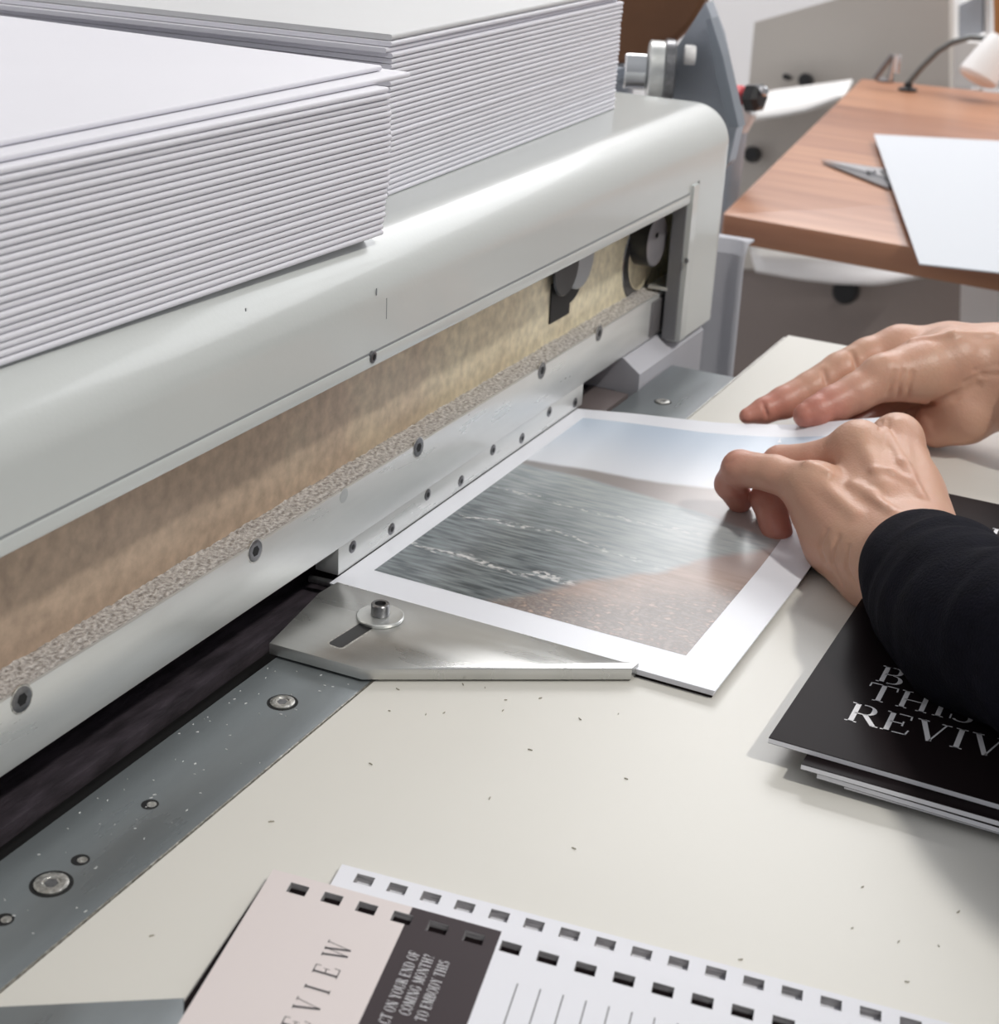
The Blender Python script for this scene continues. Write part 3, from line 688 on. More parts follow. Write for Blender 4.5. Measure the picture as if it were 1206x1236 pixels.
# back pad: plain white pages
zb = 3.4
Bk = thing('punched_pad', at(800, 1200, z=0), 'plain white punched page block behind the pink covered pad', 'notepad')
A2 = at(413, 1043, z=zb); q0 = at(440, 1062, z=zb); q1 = at(1050, 1223, z=zb); e1 = Vector((q1[0] - q0[0], q1[1] - q0[1])).normalized(); e2 = Vector((-.975, -.22))
M2 = Matrix(((e1.x, e2.x), (e1.y, e2.y))).inverted()
def st_of(px, py, A_, M__, z): p = at(px, py, z=z); v = M__ @ Vector((p[0] - A_[0], p[1] - A_[1])); return v.x, v.y
hb = [(438.5, 1062.5), (479, 1072.5), (520, 1083), (561, 1094), (602, 1105), (645, 1117), (687, 1129), (731, 1140), (775, 1151), (820, 1162), (866, 1174), (910, 1186), (956, 1198), (1003, 1211), (1050, 1224), (1098, 1236), (1146, 1249), (1194, 1262)]
SB = [st_of(*p, A2, M2, zb) for p in hb]; tm_ = sum(s[1] for s in SB[:14]) / 14
sl = np.polyfit(range(16), [s[0] for s in SB[:16]], 1); HB = [(sl[1] + sl[0] * i, tm_) for i in range(17)]
punched('pages', A2, e1, e2, HB, (6.3, 4.8), 226, 150, 0.3, zb, [], Bk, ['paper', 'pageedge'])
MB().prism([tuple(Vector(A2[:2]) + e1 * 2 + e2 * 1), tuple(Vector(A2[:2]) + e1 * 224 + e2 * 1), tuple(Vector(A2[:2]) + e1 * 224 + e2 * 148), tuple(Vector(A2[:2]) + e1 * 2 + e2 * 148)], .05, .28).build('backing', 'paper', Bk, smooth=False)
# front pad
zf = 6.2
Fp = thing('punched_pad', at(480, 1180, z=0), 'pink review pad with dark text strip and lined page, rectangular punch holes', 'notepad')
A1 = at(330, 1049, z=zf); q0 = at(357, 1071, z=zf); q1 = at(894, 1219, z=zf); f1 = Vector((q1[0] - q0[0], q1[1] - q0[1])).normalized()
q2 = at(215, 1236, z=zf); f2 = Vector((q2[0] - A1[0], q2[1] - A1[1])).normalized(); M1 = Matrix(((f1.x, f2.x), (f1.y, f2.y))).inverted()
hf = [(357, 1071), (400, 1082), (442, 1095), (486, 1108), (530, 1121), (573, 1135), (618, 1147), (662, 1160), (708, 1172), (754, 1184), (801, 1195), (848, 1207), (894, 1219), (942, 1231)]
SF = [st_of(*p, A1, M1, zf) for p in hf]; tm_ = sum(s[1] for s in SF) / len(SF)
sl = np.polyfit(range(14), [s[0] for s in SF], 1); HF = [(sl[1] + sl[0] * i, tm_) for i in range(17)]
sA = st_of(497, 1097, A1, M1, zf)[0]; sB_ = st_of(605, 1126, A1, M1, zf)[0]
pg, PF = punched('pages', A1, f1, f2, HF, (6.5, 4.9), 216, 150, zb + .5, zf, [(0, sA, 1), (sA, sB_, 2)], Fp, ['paper', 'rose', 'darkpanel', 'pageedge'])
K = at(322, 1062, z=zb + .3); 
MB().prism([tuple(K[:2]), tuple(Vector(K[:2]) + f1 * 190), tuple(Vector(K[:2]) + f1 * 190 + f2 * 140), tuple(Vector(K[:2]) + (at(205, 1236, z=zb + .3)[:2] - K[:2]).tolist().__len__() * 0 * f1 + Vector((at(205, 1236, z=zb + .3)[:2] - K[:2])) * 2)], zb + .05, zb + .45).build('black_backing', 'blackcover', Fp, smooth=False)
# title letters down the pink cover, one by one
tm = MB()
uu = Vector((-f2.x, -f2.y, 0)); vv = Vector((-f1.x, -f1.y, 0))
for ch, px, py in (('W', 407, 1147.5), ('E', 394, 1172), ('I', 383, 1194), ('V', 371, 1214), ('E', 357, 1236), ('R', 343, 1260)):
    polys, adv = glyph(ch); c = at(px, py, z=zf + .06); h = 8.0; w = adv * .82
    text_mesh(tm, ch, Vector(c) - uu * (h * w / 2) - vv * h / 2, uu, vv, h, sx=.82)
tm.build('title', 'ink', Fp, smooth=False)
tm = MB()
for s_, p_end, h in (('CT ON YOUR END OF', (507.5, 1150), 3.4), ('COMING MONTH?', (525, 1154), 3.4), ('TO EMBODY THIS', (543.5, 1161), 3.4)):
    Lw = sum(glyph(c_)[1] * .72 + .06 for c_ in s_) * h; c = at(*p_end, z=zf + .06)
    text_mesh(tm, s_, Vector(c) - uu * Lw, uu, vv, h, track=.06, sx=.72)
tm.build('small_text', 'whiteink', Fp, smooth=False)
ln = MB()
for i in range(9):
    p = at(625 + 27.6 * i, 1187 + 6.9 * i, z=zf + .05); a = Vector(p[:2]); b = a + f2 * 120; n_ = f1 * .18
    ln.add([(a.x - n_.x, a.y - n_.y, zf + .05), (a.x + n_.x, a.y + n_.y, zf + .05), (b.x + n_.x, b.y + n_.y, zf + .05), (b.x - n_.x, b.y - n_.y, zf + .05)], [(0, 1, 2, 3)])
ln.build('ruled_lines', 'ink', Fp, smooth=False)

# ================================================================== WALNUT WORK TABLE BEHIND
wz = 0.0
W0 = at(872, 258, z=wz); W1 = at(1206, 316, z=wz); W2 = at(1040, 95, z=wz); W3 = at(1206, 112, z=wz)
dW = Vector((W1[0] - W0[0], W1[1] - W0[1])).normalized(); dB = Vector((W3[0] - W2[0], W3[1] - W2[1])).normalized()
wtab = thing('wooden_table', (1700, 100, -900), 'reddish walnut work table standing behind the paper cutter', 'table')
cA = Vector(W0[:2]); cB = Vector(W2[:2])
MB().prism([tuple(cA), tuple(cA + dW * 1000), tuple(cB + dB * 1000), tuple(cB)], -25, 0, 1.5, r=[6, 0, 0, 6]).build('tabletop', 'walnut', wtab)
for p in (cA + dW * 640 + Vector((120, 0)), cA + dW * 930 + Vector((120, 0)), cB + dB * 720 - Vector((120, 0)), cB + dB * 950 - Vector((120, 0))):
    MB().box(p.x - 30, p.x + 30, p.y - 30, p.y + 30, -899.5, -25).build('leg', 'walnut', wtab, smooth=False)
Q = px_poly([(1055, 162), (1110, 318), (1206, 328.5), (1206, 170)], 8.8)
d1 = Vector(Q[2]) - Vector(Q[1]); d2 = Vector(Q[3]) - Vector(Q[0])
o = MB().prism([Q[0], Q[1], tuple(Vector(Q[1]) + d1 * 3), tuple(Vector(Q[0]) + d2 * 2)], 7.6, 8.8).build('paper_sheet', mat('cool_white_sheet', (0.56, 0.585, 0.63), 0.5), None, loc=(Q[0][0], Q[0][1], 7.6), smooth=False)
tag(o, 'large white sheet overhanging the front edge of the walnut table', 'sheet of paper')
# scissors: blade and dark handle vanish under the sheet
sc = thing('scissors', at(1040, 208, z=1), 'steel scissors on the walnut table, handle under the large sheet', 'scissors')
a = at(993, 195, z=3); b = at(1072, 205, z=4); c = at(1074, 226, z=4)
MB().prism([tuple(a[:2]), tuple(c[:2]), tuple(((b + c) / 2)[:2] + np.array([3, 0]))], 1.2, 3).build('blade', 'bolt', sc)
MB().prism([tuple(a[:2] + np.array([2, 3])), tuple(((b + c) / 2)[:2]), tuple(b[:2])], 3.1, 4.8).build('blade', 'chrome', sc)
c = at(1052, 207, z=5); MB().rev(tuple(c), (0, 0, 1), [(5, -2), (5, .8), (4, 1.2)], 18).build('pivot', 'bolt', sc)
c = at(1078, 222, z=5); MB().tube([at(1064, 208, z=3.6), at(1078, 222, z=3.6), at(1090, 240, z=3.6)], [2.5, 3.4, 3.2], 12).build('handle', 'blackpl', sc)

# ================================================================== BACKGROUND: FEEDER MACHINE, LAMP, CLIPS
def xpoly(name, L, x, dx, m, parent, b=0):
    """polygon seen on the vertical plane x = const, extruded to x + dx"""
    pts = [at(a_, b_, x=x) for a_, b_ in L]; n = len(pts)
    vs = [(x, p[1], p[2]) for p in pts] + [(x + dx, p[1], p[2]) for p in pts]
    fs = [tuple(range(n)), tuple(reversed(range(n, 2 * n)))] + [(i, (i + 1) % n, n + (i + 1) % n, n + i) for i in range(n)]
    return MB().add(vs, fs).build(name, m, parent, smooth=False)
fm = thing('feeder_machine', (2300, 450, -900), 'grey beige paper feeding machine with white curved trays behind the walnut table', 'machine')
XB = 2450
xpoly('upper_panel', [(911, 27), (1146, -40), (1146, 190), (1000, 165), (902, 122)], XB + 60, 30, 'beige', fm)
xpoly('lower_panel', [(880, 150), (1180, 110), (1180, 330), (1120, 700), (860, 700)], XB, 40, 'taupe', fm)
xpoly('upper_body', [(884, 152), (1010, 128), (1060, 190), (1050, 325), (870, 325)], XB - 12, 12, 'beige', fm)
def tray(L0, L1, x0, dep, name='tray'):
    n = 14; vs = []
    for i in range(n + 1):
        t = i / n
        for L, xx in ((L0, x0), (L1, x0 - dep)):
            k = t * (len(L) - 1); i0 = min(int(k), len(L) - 2); f = k - i0
            p = at(L[i0][0] * (1 - f) + L[i0 + 1][0] * f, L[i0][1] * (1 - f) + L[i0 + 1][1] * f, x=xx); vs.append((xx, p[1], p[2])); 
    fs = [(2 * i, 2 * i + 1, 2 * i + 3, 2 * i + 2) for i in range(n)]
    o = MB().add(vs, fs).build(name, 'whitepl', fm); md = o.modifiers.new('thick', 'SOLIDIFY'); md.thickness = .006; return o
tray([(885, 122), (940, 112), (1030, 100)], [(886, 148), (940, 142), (975, 135), (1020, 118)], XB, 120)
tray([(905, 300), (1000, 305), (1125, 318)], [(912, 328), (960, 337), (1010, 343), (1060, 345), (1115, 335)], XB - 20, 120)
for (px, py, r_) in ((1024, 351, 21), (912, 187, 13), (976, 98, 11), (953, 94, 5)):
    c = at(px, py, x=XB - 20 if py > 120 else XB + 50)
    MB().rev(tuple(c), (-1, 0, .2), [(r_ * .5, -15), (r_ * .5, 6), (r_, 7), (r_, 22), (r_ * .8, 27)], 20).build('knob', 'blackpl', fm)
# small clamp with black star knob and red collar on the cutter side of the feeder
kn = thing('clamp_knob', at(905, 120, x=1500), 'black star knob with a red collar beside the blue grey bracket', 'knob')
c = at(897, 116, x=1500); MB().rev(tuple(c), (-.3, -1, .1), [(10, -22), (10, -2), (8, 0)], 20).build('collar', 'red', kn)
c = at(911, 118, x=1496); m = MB(); m.rev(tuple(c), (-.3, -1, .1), [(8, -10), (14, -6), (14, 5), (9, 9)], 6); m.build('grip', 'blackpl', kn)
c = at(921, 110, x=1490); MB().rev(tuple(c), (-.6, -1, .1), [(4, -3), (4.5, 3), (3, 5)], 16).build('cap', 'chrome', kn)
MB().tube([at(890, 148, x=1510), at(905, 130, x=1505)], [14, 10]).build('base', 'whitepl', kn)
MB().tube([(*at(890, 140, x=1510)[:2], at(890, 140, x=1510)[2]), (1530, at(890, 140, x=1510)[1] + 30, -895)], 12).build('post', 'bluegrey', kn)
# blue grey bracket, roller and brown disc behind the booklets
br = thing('roller_bracket', (1160, 430, -60), 'blue grey metal bracket with chrome roller behind the right booklet stack', 'bracket')
xpoly('bracket_plate', [(852, 3), (866, 40), (890, 152), (880, 196), (856, 220), (856, 296), (800, 296), (780, 120), (815, 60)], 1120, 16, 'bluegrey', br)
xpoly('bracket_flange', [(858, 22), (872, 66), (892, 154), (880, 154), (866, 100), (852, 24)], 1104, 15, mat('flange_grey', (0.24, 0.27, 0.31), 0.4, 0.3), br)
def ycyl(px, py, xx, r, y0off, y1off, m, name, parent):
    c = at(px, py, x=xx); return MB().rev(tuple(c), (-.45, 1, 0), [(r * .92, y0off), (r, y0off + 1), (r, y1off - 1), (r * .92, y1off)], 36).build(name, m, parent)
ycyl(803, 90, 1095, 25, -6, 2, 'bolt', 'roller_flange', br)
ycyl(798, 90, 1095, 23.5, -3, 10, 'steel', 'roller', br)
ycyl(787, 87, 1095, 13, 4, 20, 'chrome', 'hub', br)
ycyl(775, 93, 1095, 6.5, 5, 120, 'bluegrey', 'shaft', br)
ycyl(826, 66, 1105, 7, -8, 0, 'whitepl', 'pivot', br)
# brown disc stands further back
dn = thing('brown_disc', (1230, 520, 0), 'large dark brown round disc behind the right booklet stack', 'disc')
c = at(742, -60, x=1230)
MB().rev(tuple(c), (-1, 0, 0), [(84, -8), (87, -5), (87, 5), (84, 8)], 72).build('disc', 'leather', dn)
MB().tube([(1238, c[1], c[2]), (1262, c[1], c[2]), (1262, c[1], -895)], 12).build('stand', 'bluegrey', dn)
# lavender grey cover hanging beside the cutter
cv = MB(); vs = []; n = 40
e0 = at(915, 300, x=1110); e1_ = at(897, 452, x=1110); yR = (e0[1] + e1_[1]) / 2 + 10; zt_ = e0[2] - 1
for i in range(n + 1):
    t = i / n; y = yR + 230 * t; x = 1110 + 4 * math.sin(t * 17) + 1.5 * math.sin(t * 41)
    vs += [(x, y - 7, -895), (x - 2, y - 5, -300), (x + 3, y, zt_ - 8), (x + 10, y, zt_), (1132, y, zt_)]
fs = []
for i in range(n):
    for k in range(4): a = i * 5 + k; fs.append((a, a + 1, a + 6, a + 5))
cvo = cv.add(vs, fs).build('dust_cover', 'curtain', None); md = cvo.modifiers.new('thick', 'SOLIDIFY'); md.thickness = .002
tag(cvo, 'lavender grey cover hanging down beside the end of the cutter', 'cover')
# lamp and clips on the far edge of the walnut table
XLm = 2250
lp = thing('desk_lamp', at(1160, 105, z=wz), 'white desk lamp head on a thin curved grey arm at the far table edge', 'lamp')
pts = [at(a_, b_, x=XLm) for a_, b_ in ((1097, 100), (1112, 82), (1132, 62), (1150, 51), (1172, 45), (1206, 48), (1230, 56))]
MB().tube(pts, 4.2, 12).build('arm', mat('lamp_arm_grey', (0.16, 0.17, 0.17), 0.4, 0.4), lp)
c = at(1186, 84, x=XLm - 15)
MB().rev(tuple(c), (-.35, .38, -1), [(16, -46), (20, -34), (25, -8), (28, 10), (25, 15), (16, 18)], 32).build('lamp_shade', 'whitepl', lp)
MB().tube([at(1186, 75, x=XLm), at(1222, 52, x=XLm)], [14, 10]).build('neck', 'whitepl', lp)
MB().rev((pts[0][0], pts[0][1], wz + .5), (0, 0, 1), [(13, 0), (13, 3), (6, 5), (5, max(6, pts[0][2] - wz))], 24).build('base', 'blackpl', lp)
cl = thing('clip_holder', at(1068, 100, z=wz), 'two short metal uprights at the far left corner of the walnut table', 'holder')
for (p, q, m) in (((1056, 95), (1078, 66), 'bolt'), ((1074, 97), (1081, 66), 'chrome'), ((1083, 88), (1085, 66), 'chrome')):
    MB().tube([at(*p, x=2240), at(*q, x=2240)], 4, 10).build('upright', m, cl)
MB().rev((at(1068, 98, z=.3)[0], at(1068, 98, z=.3)[1], .3), (0, 0, 1), [(13, 0), (13, 3), (11, 4)], 24).build('base', 'bolt', cl)
# white paper, shelf and bright post at the right edge
sh = thing('shelf_unit', (2700, 430, -900), 'white shelf unit with grey folders and an orange post at the right edge', 'shelf')
xpoly('side_panel', [(1145, -60), (1152, -60), (1150, 120), (1141, 120)], 2600, 240, 'whitepl', sh)
xpoly('shelf_board', [(1146, 50), (1330, 60), (1330, 112), (1146, 104)], 2600, 260, 'whitepl', sh)
xpoly('post', [(1198, -60), (1215, -60), (1215, 55), (1200, 55)], 2560, 20, 'orange', sh)
xpoly('folder', [(1155, 8), (1186, -8), (1186, 40), (1156, 52)], 2640, 40, 'bluegrey', sh)
xpoly('folder', [(1189, -20), (1196, -20), (1196, 48), (1189, 50)], 2640, 40, 'greyboard', sh)
xpoly('lower_front', [(1160, 330), (1320, 330), (1320, 900), (1148, 900)], 1900, 30, 'whitepl', sh)

# ================================================================== CRUMBS ON THE TABLE
cr = MB(); rng = random.Random(3)
for (px, py) in [(515, 862), (585, 830), (612, 845), (608, 858), (535, 860), (560, 826), (692, 1024), (757, 940), (592, 964), (447, 922), (1040, 1071), (1156, 1100), (1132, 1142), (1086, 1137), (1095, 1185), (895, 1158), (182, 1130), (325, 992), (700, 868), (650, 843), (480, 832), (470, 858), (745, 862), (1028, 1120), (640, 905)]:
    c = at(px + rng.uniform(-2, 2), py, z=.2); a = rng.uniform(0, 6.28); w = rng.uniform(.35, .8)
    cr.prism([(c[0] + w * 1.6 * math.cos(a), c[1] + w * 1.6 * math.sin(a)), (c[0] - w * .5 * math.sin(a), c[1] + w * .5 * math.cos(a)), (c[0] - w * math.cos(a), c[1] - w * math.sin(a))], .05, .5)
o = cr.build('paper_crumbs', 'fleck', None, loc=(500, 150, 0), smooth=False); tag(o, 'tiny paper crumbs scattered over the cream table', 'crumbs', kind='stuff')
cr = MB()
for _ in range(90):
    x = rng.uniform(270, 500); y = 282 + 41 * rng.random() ** .7; a = rng.uniform(0, 6.28); w = rng.uniform(.15, .5)
    cr.prism([(x + w * 1.6 * math.cos(a), y + w * 1.6 * math.sin(a)), (x - w * .5 * math.sin(a), y + w * .5 * math.cos(a)), (x - w * math.cos(a), y - w * math.sin(a))], .05, .35)
o = cr.build('paper_dust', 'flecklight', None, loc=(400, 300, 0), smooth=False); tag(o, 'white paper dust specks lying on the grey steel strip', 'dust', kind='stuff')

# ================================================================== PERSON (hands, forearms, sleeves)
def D(px, py, d): return at(px, py, d=d)
def smin(a, b, k):
    h = np.maximum(k - np.abs(a - b), 0) / k; return np.minimum(a, b) - h * h * k * .25
def smax(a, b, k): return -smin(-a, -b, k)
def capsule(P, a, b, ra, rb):
    a = np.array(a, dtype=np.float32); b = np.array(b, dtype=np.float32); ab = b - a; L = float(ab @ ab) + 1e-6
    pa = P - a; t = np.clip((pa @ ab) / L, 0, 1); d = pa - t[..., None] * ab
    return np.sqrt((d * d).sum(-1)) - (ra + (rb - ra) * t)
def chain(P, pts, k=2.5):
    d = None
    for (a, ra), (b, rb) in zip(pts[:-1], pts[1:]):
        c = capsule(P, a, b, ra, rb); d = c if d is None else smin(d, c, k)
    return d
def surface_nets(F, org, h):
    nx, ny, nz_ = F.shape; neg = F < 0
    cs = neg[:-1, :-1, :-1].astype(np.int8)
    tot = np.zeros((nx - 1, ny - 1, nz_ - 1), dtype=np.int8)
    for i in (0, 1):
        for j in (0, 1):
            for k in (0, 1): tot += neg[i:nx - 1 + i, j:ny - 1 + j, k:nz_ - 1 + k]
    act = (tot > 0) & (tot < 8); idx = -np.ones(act.shape, dtype=np.int64); I = np.argwhere(act); idx[act] = np.arange(len(I))
    acc = np.zeros((len(I), 3)); cnt = np.zeros(len(I))
    corners = [(i, j, k) for i in (0, 1) for j in (0, 1) for k in (0, 1)]
    for a in corners:
        for ax in range(3):
            if a[ax] == 1: continue
            b = list(a); b[ax] = 1; b = tuple(b)
            fa = F[I[:, 0] + a[0], I[:, 1] + a[1], I[:, 2] + a[2]]; fb = F[I[:, 0] + b[0], I[:, 1] + b[1], I[:, 2] + b[2]]
            m = (fa < 0) != (fb < 0); t = np.where(m, fa / np.where(fa == fb, 1, fa - fb), 0)
            p = np.array(a, float)[None] + np.zeros((len(I), 3)); p[:, ax] += t
            acc[m] += p[m]; cnt[m] += 1
    V = org + h * (I + acc / cnt[:, None]); faces = []
    for ax in range(3):
        u, v = (ax + 1) % 3, (ax + 2) % 3
        sl0 = [slice(None)] * 3; sl1 = [slice(None)] * 3; sl0[ax] = slice(0, -1); sl1[ax] = slice(1, None)
        s0 = neg[tuple(sl0)]; s1 = neg[tuple(sl1)]; E = np.argwhere(s0 != s1); sg_ = s0[tuple(E.T)]
        ok = (E[:, u] > 0) & (E[:, v] > 0) & (E[:, u] < F.shape[u] - 1) & (E[:, v] < F.shape[v] - 1); E = E[ok]; sg_ = sg_[ok]
        def cell(du, dv):
            C = E.copy(); C[:, u] -= du; C[:, v] -= dv; return idx[tuple(C.T)]
        q = np.stack([cell(1, 1), cell(0, 1), cell(0, 0), cell(1, 0)], 1); q[~sg_] = q[~sg_][:, ::-1]; faces.append(q)
    return V, np.concatenate(faces)
def grid(lo, hi, h):
    ax = [np.arange(lo[i], hi[i] + h, h, dtype=np.float32) for i in range(3)]
    G = np.stack(np.meshgrid(*ax, indexing='ij'), -1); return G, np.array(lo, float)
def hand_mesh(palm, fingers, arm, extras, ridges, creases, h=0.85, kf=6.0, kp=12):
    pts = [p for L in palm + list(fingers) + [arm] for p, r in L]; rm = 24
    lo = np.min(pts, 0) - rm; hi = np.max(pts, 0) + rm
    def base(P):
        d = None
        for L in palm:
            c = chain(P, L, 6); d = c if d is None else smin(d, c, kp)
        fd = None
        for L in fingers:
            c = chain(P, L, 2.0); fd = c if fd is None else smin(fd, c, 1.2)
        d = smin(d, fd, kf); d = smin(d, chain(P, arm, 8), 12)
        for a, b, ra, rb, k in extras: d = smin(d, capsule(P, a, b, ra, rb), k)
        return d
    def hit(px, py):
        r = ray(px, py); r = r / np.linalg.norm(r); t = 450.0
        for _ in range(60):
            dd = float(base((O + t * r)[None].astype(np.float32))[0]); t += dd * .9
            if abs(dd) < .02: break
        return O + t * r, r
    G, org = grid(lo, hi, h); P = G.reshape(-1, 3); d = base(P)
    near = np.abs(d) < 6; Pn = P[near]; dn = d[near]
    for pl_, w, k in ridges:
        H = [hit(*q) for q in pl_]; H = [a + r * w * .55 for a, r in H]
        for i, (a, b) in enumerate(zip(H[:-1], H[1:])): dn = smin(dn, capsule(Pn, a, b, w, w), k)
    for pl_, w, k in creases:
        H = [hit(*q) for q in pl_]; H = [a - r * w * .35 for a, r in H]
        for a, b in zip(H[:-1], H[1:]): dn = smax(dn, -capsule(Pn, a, b, w, w), k)
    d[near] = dn
    V, Fc = surface_nets(d.reshape(G.shape[:3]), org, h)
    tips = [L[-1][0] for L in fingers] + [L[-2][0] for L in fingers]
    rd = np.zeros(len(V))
    for t in tips: rd = np.maximum(rd, .75 * np.exp(-((V - np.array(t)) ** 2).sum(1) / (2 * 17.0 ** 2)))
    return V, Fc, rd
# ---- near hand (left hand): back of the hand up, fingers curled over the print
n5, n4, n3, n2 = D(982, 590, 742), D(1036, 541, 756), D(1082, 532, 772), D(1090, 556, 794)
near_palm = [
    [(D(1078, 698, 700), 15), (D(1030, 648, 722), 13.5), (n5, 11.2)],
    [(D(1090, 680, 706), 15), (D(1062, 610, 730), 13.5), (n4, 11.5)],
    [(D(1106, 664, 714), 15), (D(1094, 600, 742), 13.5), (n3, 11.5)],
    [(D(1118, 655, 724), 14), (D(1104, 600, 758), 13), (n2, 11.5)],
    [(D(1050, 694, 716), 14.5), (D(1010, 655, 738), 14.5), (D(990, 622, 746), 12.5)],
    [(D(1120, 665, 735), 13), (D(1080, 610, 775), 14), (D(1060, 590, 785), 12)]]
near_fing = [
    [(n5, 10.6), (D(935, 572, 756), 9.0), (D(893, 565, 768), 8.8), (D(882, 584, 778), 7.8), (D(893, 603, 788), 6.8)],
    [(n4, 11), (D(985, 556, 770), 9.2), (D(942, 560, 782), 9.2), (D(927, 602, 778), 8.4), (D(938, 641, 768), 7.6)],
    [(n3, 11), (D(1040, 560, 792), 9.5), (D(1000, 575, 800), 9.3), (D(985, 610, 796), 8.4), (D(990, 635, 786), 7.6)],
    [(n2, 11), (D(1060, 570, 815), 9.3), (D(1030, 580, 820), 9.0), (D(1020, 608, 806), 8), (D(1022, 626, 794), 7.4)],
    [(D(1120, 660, 735), 13), (D(1092, 625, 775), 12), (D(1068, 618, 795), 10.5), (D(1045, 630, 792), 8.5)]]
near_arm = [(D(1098, 680, 703), 23), (D(1130, 704, 664), 22), (D(1168, 740, 628), 25), (D(1212, 770, 600), 27), (np.array([528., 4, 66]), 30)]
def tl(a, b, off, n=None): pass
up = np.array([0, 0, 1.0]); vd = lambda p: (O - np.array(p)) / np.linalg.norm(O - np.array(p))
def surf(p, r): return np.array(p) + (vd(p) * .75 + up * .65) / np.linalg.norm(vd(p) * .75 + up * .65) * r
near_ex = []
for (a, ra, b, rb, w) in ((D(1082, 690, 700), 12.5, n5, 9.6, 2.2), (D(1092, 672, 706), 13.2, n4, 10.2, 2.6), (D(1104, 660, 712), 13.2, n3, 10.2, 2.6)):
    m_ = (np.array(a) + np.array(b)) / 2; near_ex.append((surf(m_, (ra + rb) / 2 + 1.2), surf(b, rb), w * .8, w, 5))
for p, r in ((n5, 9.5), (n4, 10), (n3, 10), (n2, 9.5)): near_ex.append((surf(p, 2.2), surf(p, 2.6), r * .9, r * .9, 9))
near_rd = [([(1030, 585), (1052, 598), (1080, 619)], 1.1, 4.5), ([(1056, 567), (1074, 570), (1094, 580)], .9, 4.0), ([(975, 560), (1000, 572)], 1.2, 4), ([(1068, 520), (1090, 560), (1112, 600)], 1.4, 4)]
near_cr = [([(998, 640), (989, 660), (996, 680)], .7, 1.6), ([(1012, 648), (1004, 676), (1016, 706)], .8, 1.8), ([(1024, 660), (1022, 684), (1034, 708)], .7, 1.6), ([(1040, 676), (1042, 700), (1050, 716)], .6, 1.4),
           ([(881, 588), (889, 594), (897, 599)], .8, 1.6), ([(1063, 508), (1062, 520)], .6, 1.4), ([(1072, 506), (1072, 520)], .5, 1.4), ([(876, 560), (884, 556)], .5, 1.2)]
# ---- far hand (right hand): thumb on top of the lifted corner, fingers below it
f2_, f3_, f4_, f5_ = D(1086, 420, 905), D(1108, 440, 922), D(1122, 466, 926), D(1128, 494, 918)
far_palm = [
    [(D(1205, 425, 902), 16), (D(1145, 420, 906), 14), (f2_, 12)],
    [(D(1208, 440, 905), 16), (D(1155, 440, 915), 14), (f3_, 12)],
    [(D(1208, 462, 902), 16), (D(1160, 465, 915), 14), (f4_, 12)],
    [(D(1208, 478, 895), 16), (D(1165, 490, 905), 15), (f5_, 12)],
    [(D(1190, 440, 892), 17), (D(1150, 436, 886), 18), (D(1112, 448, 880), 16), (D(1080, 454, 874), 12.5)],
    [(D(1205, 478, 886), 16), (D(1165, 500, 888), 16), (D(1132, 513, 896), 13)]]
far_fing = [
    [(f2_, 12.5), (D(1048, 432, 903), 11.6), (D(1014, 449, 900), 11.2), (D(978, 470, 896), 10.0), (D(946, 486, 892), 9.2), (D(922, 496, 888), 7.4), (D(902, 502, 885), 4.6)],
    [(f3_, 11.5), (D(1050, 470, 925), 9.8), (D(1000, 505, 915), 9.0), (D(965, 530, 900), 7.5)],
    [(f4_, 11), (D(1075, 500, 922), 9.5), (D(1035, 525, 908), 9.0), (D(1005, 545, 890), 7.4)],
    [(f5_, 10.5), (D(1095, 520, 908), 8.8), (D(1065, 545, 884), 8.0), (D(1045, 556, 864), 7.0)],
    [(D(1110, 448, 880), 15), (D(1066, 456, 872), 12.6), (D(1034, 474, 868), 10.8), (D(1005, 489, 865), 10.4), (D(986, 497, 861), 8.8), (D(972, 501, 859), 6.8)]]
far_arm = [(D(1205, 452, 893), 23), (D(1235, 452, 885), 23), (D(1300, 455, 868), 27), (D(1420, 465, 838), 34)]
far_ex = [(D(1066, 447, 868), D(1060, 449, 868), 8.5, 8.5, 4)]
far_rd = [([(1100, 412), (1150, 404), (1196, 404)], 1.4, 4)]
far_cr = [([(1028, 424), (1034, 444)], .9, 2.0), ([(994, 447), (998, 462)], .9, 2.0), ([(921, 486), (927, 504)], .8, 1.6), ([(1081, 449), (1076, 462), (1072, 476)], .7, 2.0), ([(1092, 448), (1086, 464), (1084, 480)], .7, 2),
          ([(1102, 450), (1097, 468), (1096, 482)], .6, 2), ([(1165, 462), (1186, 452), (1208, 452)], .9, 2.2), ([(1104, 488), (1130, 486), (1152, 479), (1180, 464)], 1.4, 3), ([(1176, 447), (1206, 440)], .7, 2)]
person = thing('person', (480, -420, -900), 'person in a dark navy knit top, both hands holding the print at the cutter', 'person')
V1, F1, R1 = hand_mesh(near_palm, near_fing, near_arm, near_ex, near_rd, near_cr, kp=14)
V2, F2, R2 = hand_mesh(far_palm, far_fing, far_arm, far_ex, far_rd, far_cr)
VV = np.concatenate([V1, V2]) * MM; FF = np.concatenate([F1, F2 + len(V1)]); RR = np.concatenate([R1, R2])
me = bpy.data.meshes.new('body'); me.from_pydata(VV.tolist(), [], FF.tolist()); me.materials.append(M_['skin'])
me.polygons.foreach_set('use_smooth', [True] * len(me.polygons)); at_ = me.attributes.new('redness', 'FLOAT', 'POINT'); at_.data.foreach_set('value', RR.astype(np.float32))
body = bpy.data.objects.new('body', me); COL.objects.link(body); body.parent = person; body.location = -Vector(person.location)
sm = body.modifiers.new('smooth', 'SMOOTH'); sm.factor = .5; sm.iterations = 3
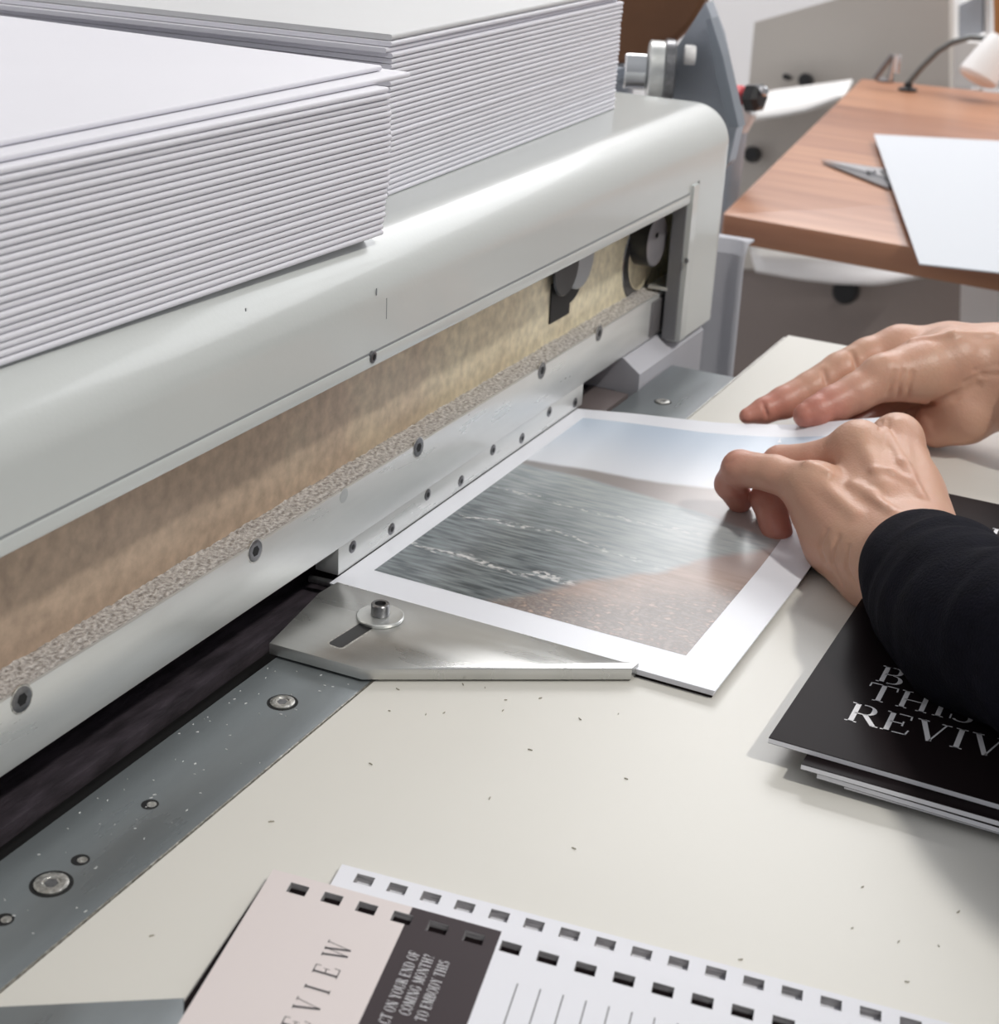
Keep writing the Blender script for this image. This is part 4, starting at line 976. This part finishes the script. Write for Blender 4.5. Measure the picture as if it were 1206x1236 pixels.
def sleeve(name, pts, rads, seed):
    """knit sleeve lofted round the arm, cuff turned inside; pts from the cuff up the arm"""
    rnd = random.Random(seed); P = [Vector(p) for p in pts]; N = 90; K = 64; mb = MB(); vs = []
    L = [0]
    for a, b in zip(P[:-1], P[1:]): L.append(L[-1] + (b - a).length)
    def ev(s):
        s = max(0, min(L[-1], s)); out = []
        i = max(j for j in range(len(L)) if L[j] <= s + 1e-6); i = min(i, len(P) - 2); f = (s - L[i]) / (L[i + 1] - L[i])
        p0, p1, p2, p3 = P[max(i - 1, 0)], P[i], P[i + 1], P[min(i + 2, len(P) - 1)]
        q = .5 * ((2 * p1) + (p2 - p0) * f + (2 * p0 - 5 * p1 + 4 * p2 - p3) * f * f + (3 * p1 - p0 - 3 * p2 + p3) * f ** 3)
        return q, rads[i] * (1 - f) + rads[i + 1] * f
    rows = [(10, .80), (5, .84), (1.5, .90), (0, .955), (.4, .99), (2, 1.0)] + [(2 + (L[-1] - 2) * k / N, 1.0) for k in range(1, N + 1)]
    for ri, (s, sc_) in enumerate(rows):
        c, r = ev(s); c2, _ = ev(s + 2); c0, _ = ev(s - 2); d = (c2 - c0).normalized(); a = d.cross(Vector((0, 0, 1))).normalized(); b = a.cross(d)
        for k in range(K):
            t = 2 * PI * k / K
            w = 0 if s < 3 else min(1, (s - 3) / 20) * (2.2 * noise.noise(Vector((s * .045 + seed, math.cos(t) * 1.2, math.sin(t) * 1.2))) + 1.6 * noise.noise(Vector((s * .11, math.cos(t) * .8 + 5, math.sin(t) * .8))) * (1.2))
            vs.append(tuple(c + (a * math.cos(t) + b * math.sin(t)) * (r * sc_ + w)))
    fs = []
    for i in range(len(rows) - 1):
        for k in range(K): j = (k + 1) % K; fs.append((i * K + k, i * K + j, (i + 1) * K + j, (i + 1) * K + k))
    fs.append(tuple((len(rows) - 1) * K + k for k in range(K)))
    return mb.add(vs, fs).build(name, 'fabric', person, angle=80)
sleeve('sleeve', [D(1108, 684, 694), D(1132, 708, 660), D(1166, 742, 628), D(1212, 770, 600), (528, 4, 66), (478, -58, 108), (445, -150, 200)], [26, 31.5, 34, 34.5, 38, 46, 56], 1)
sleeve('sleeve', [D(1262, 453, 876), D(1320, 458, 862), D(1420, 465, 838), D(1700, 500, 760)], [31, 36, 41, 52], 5)
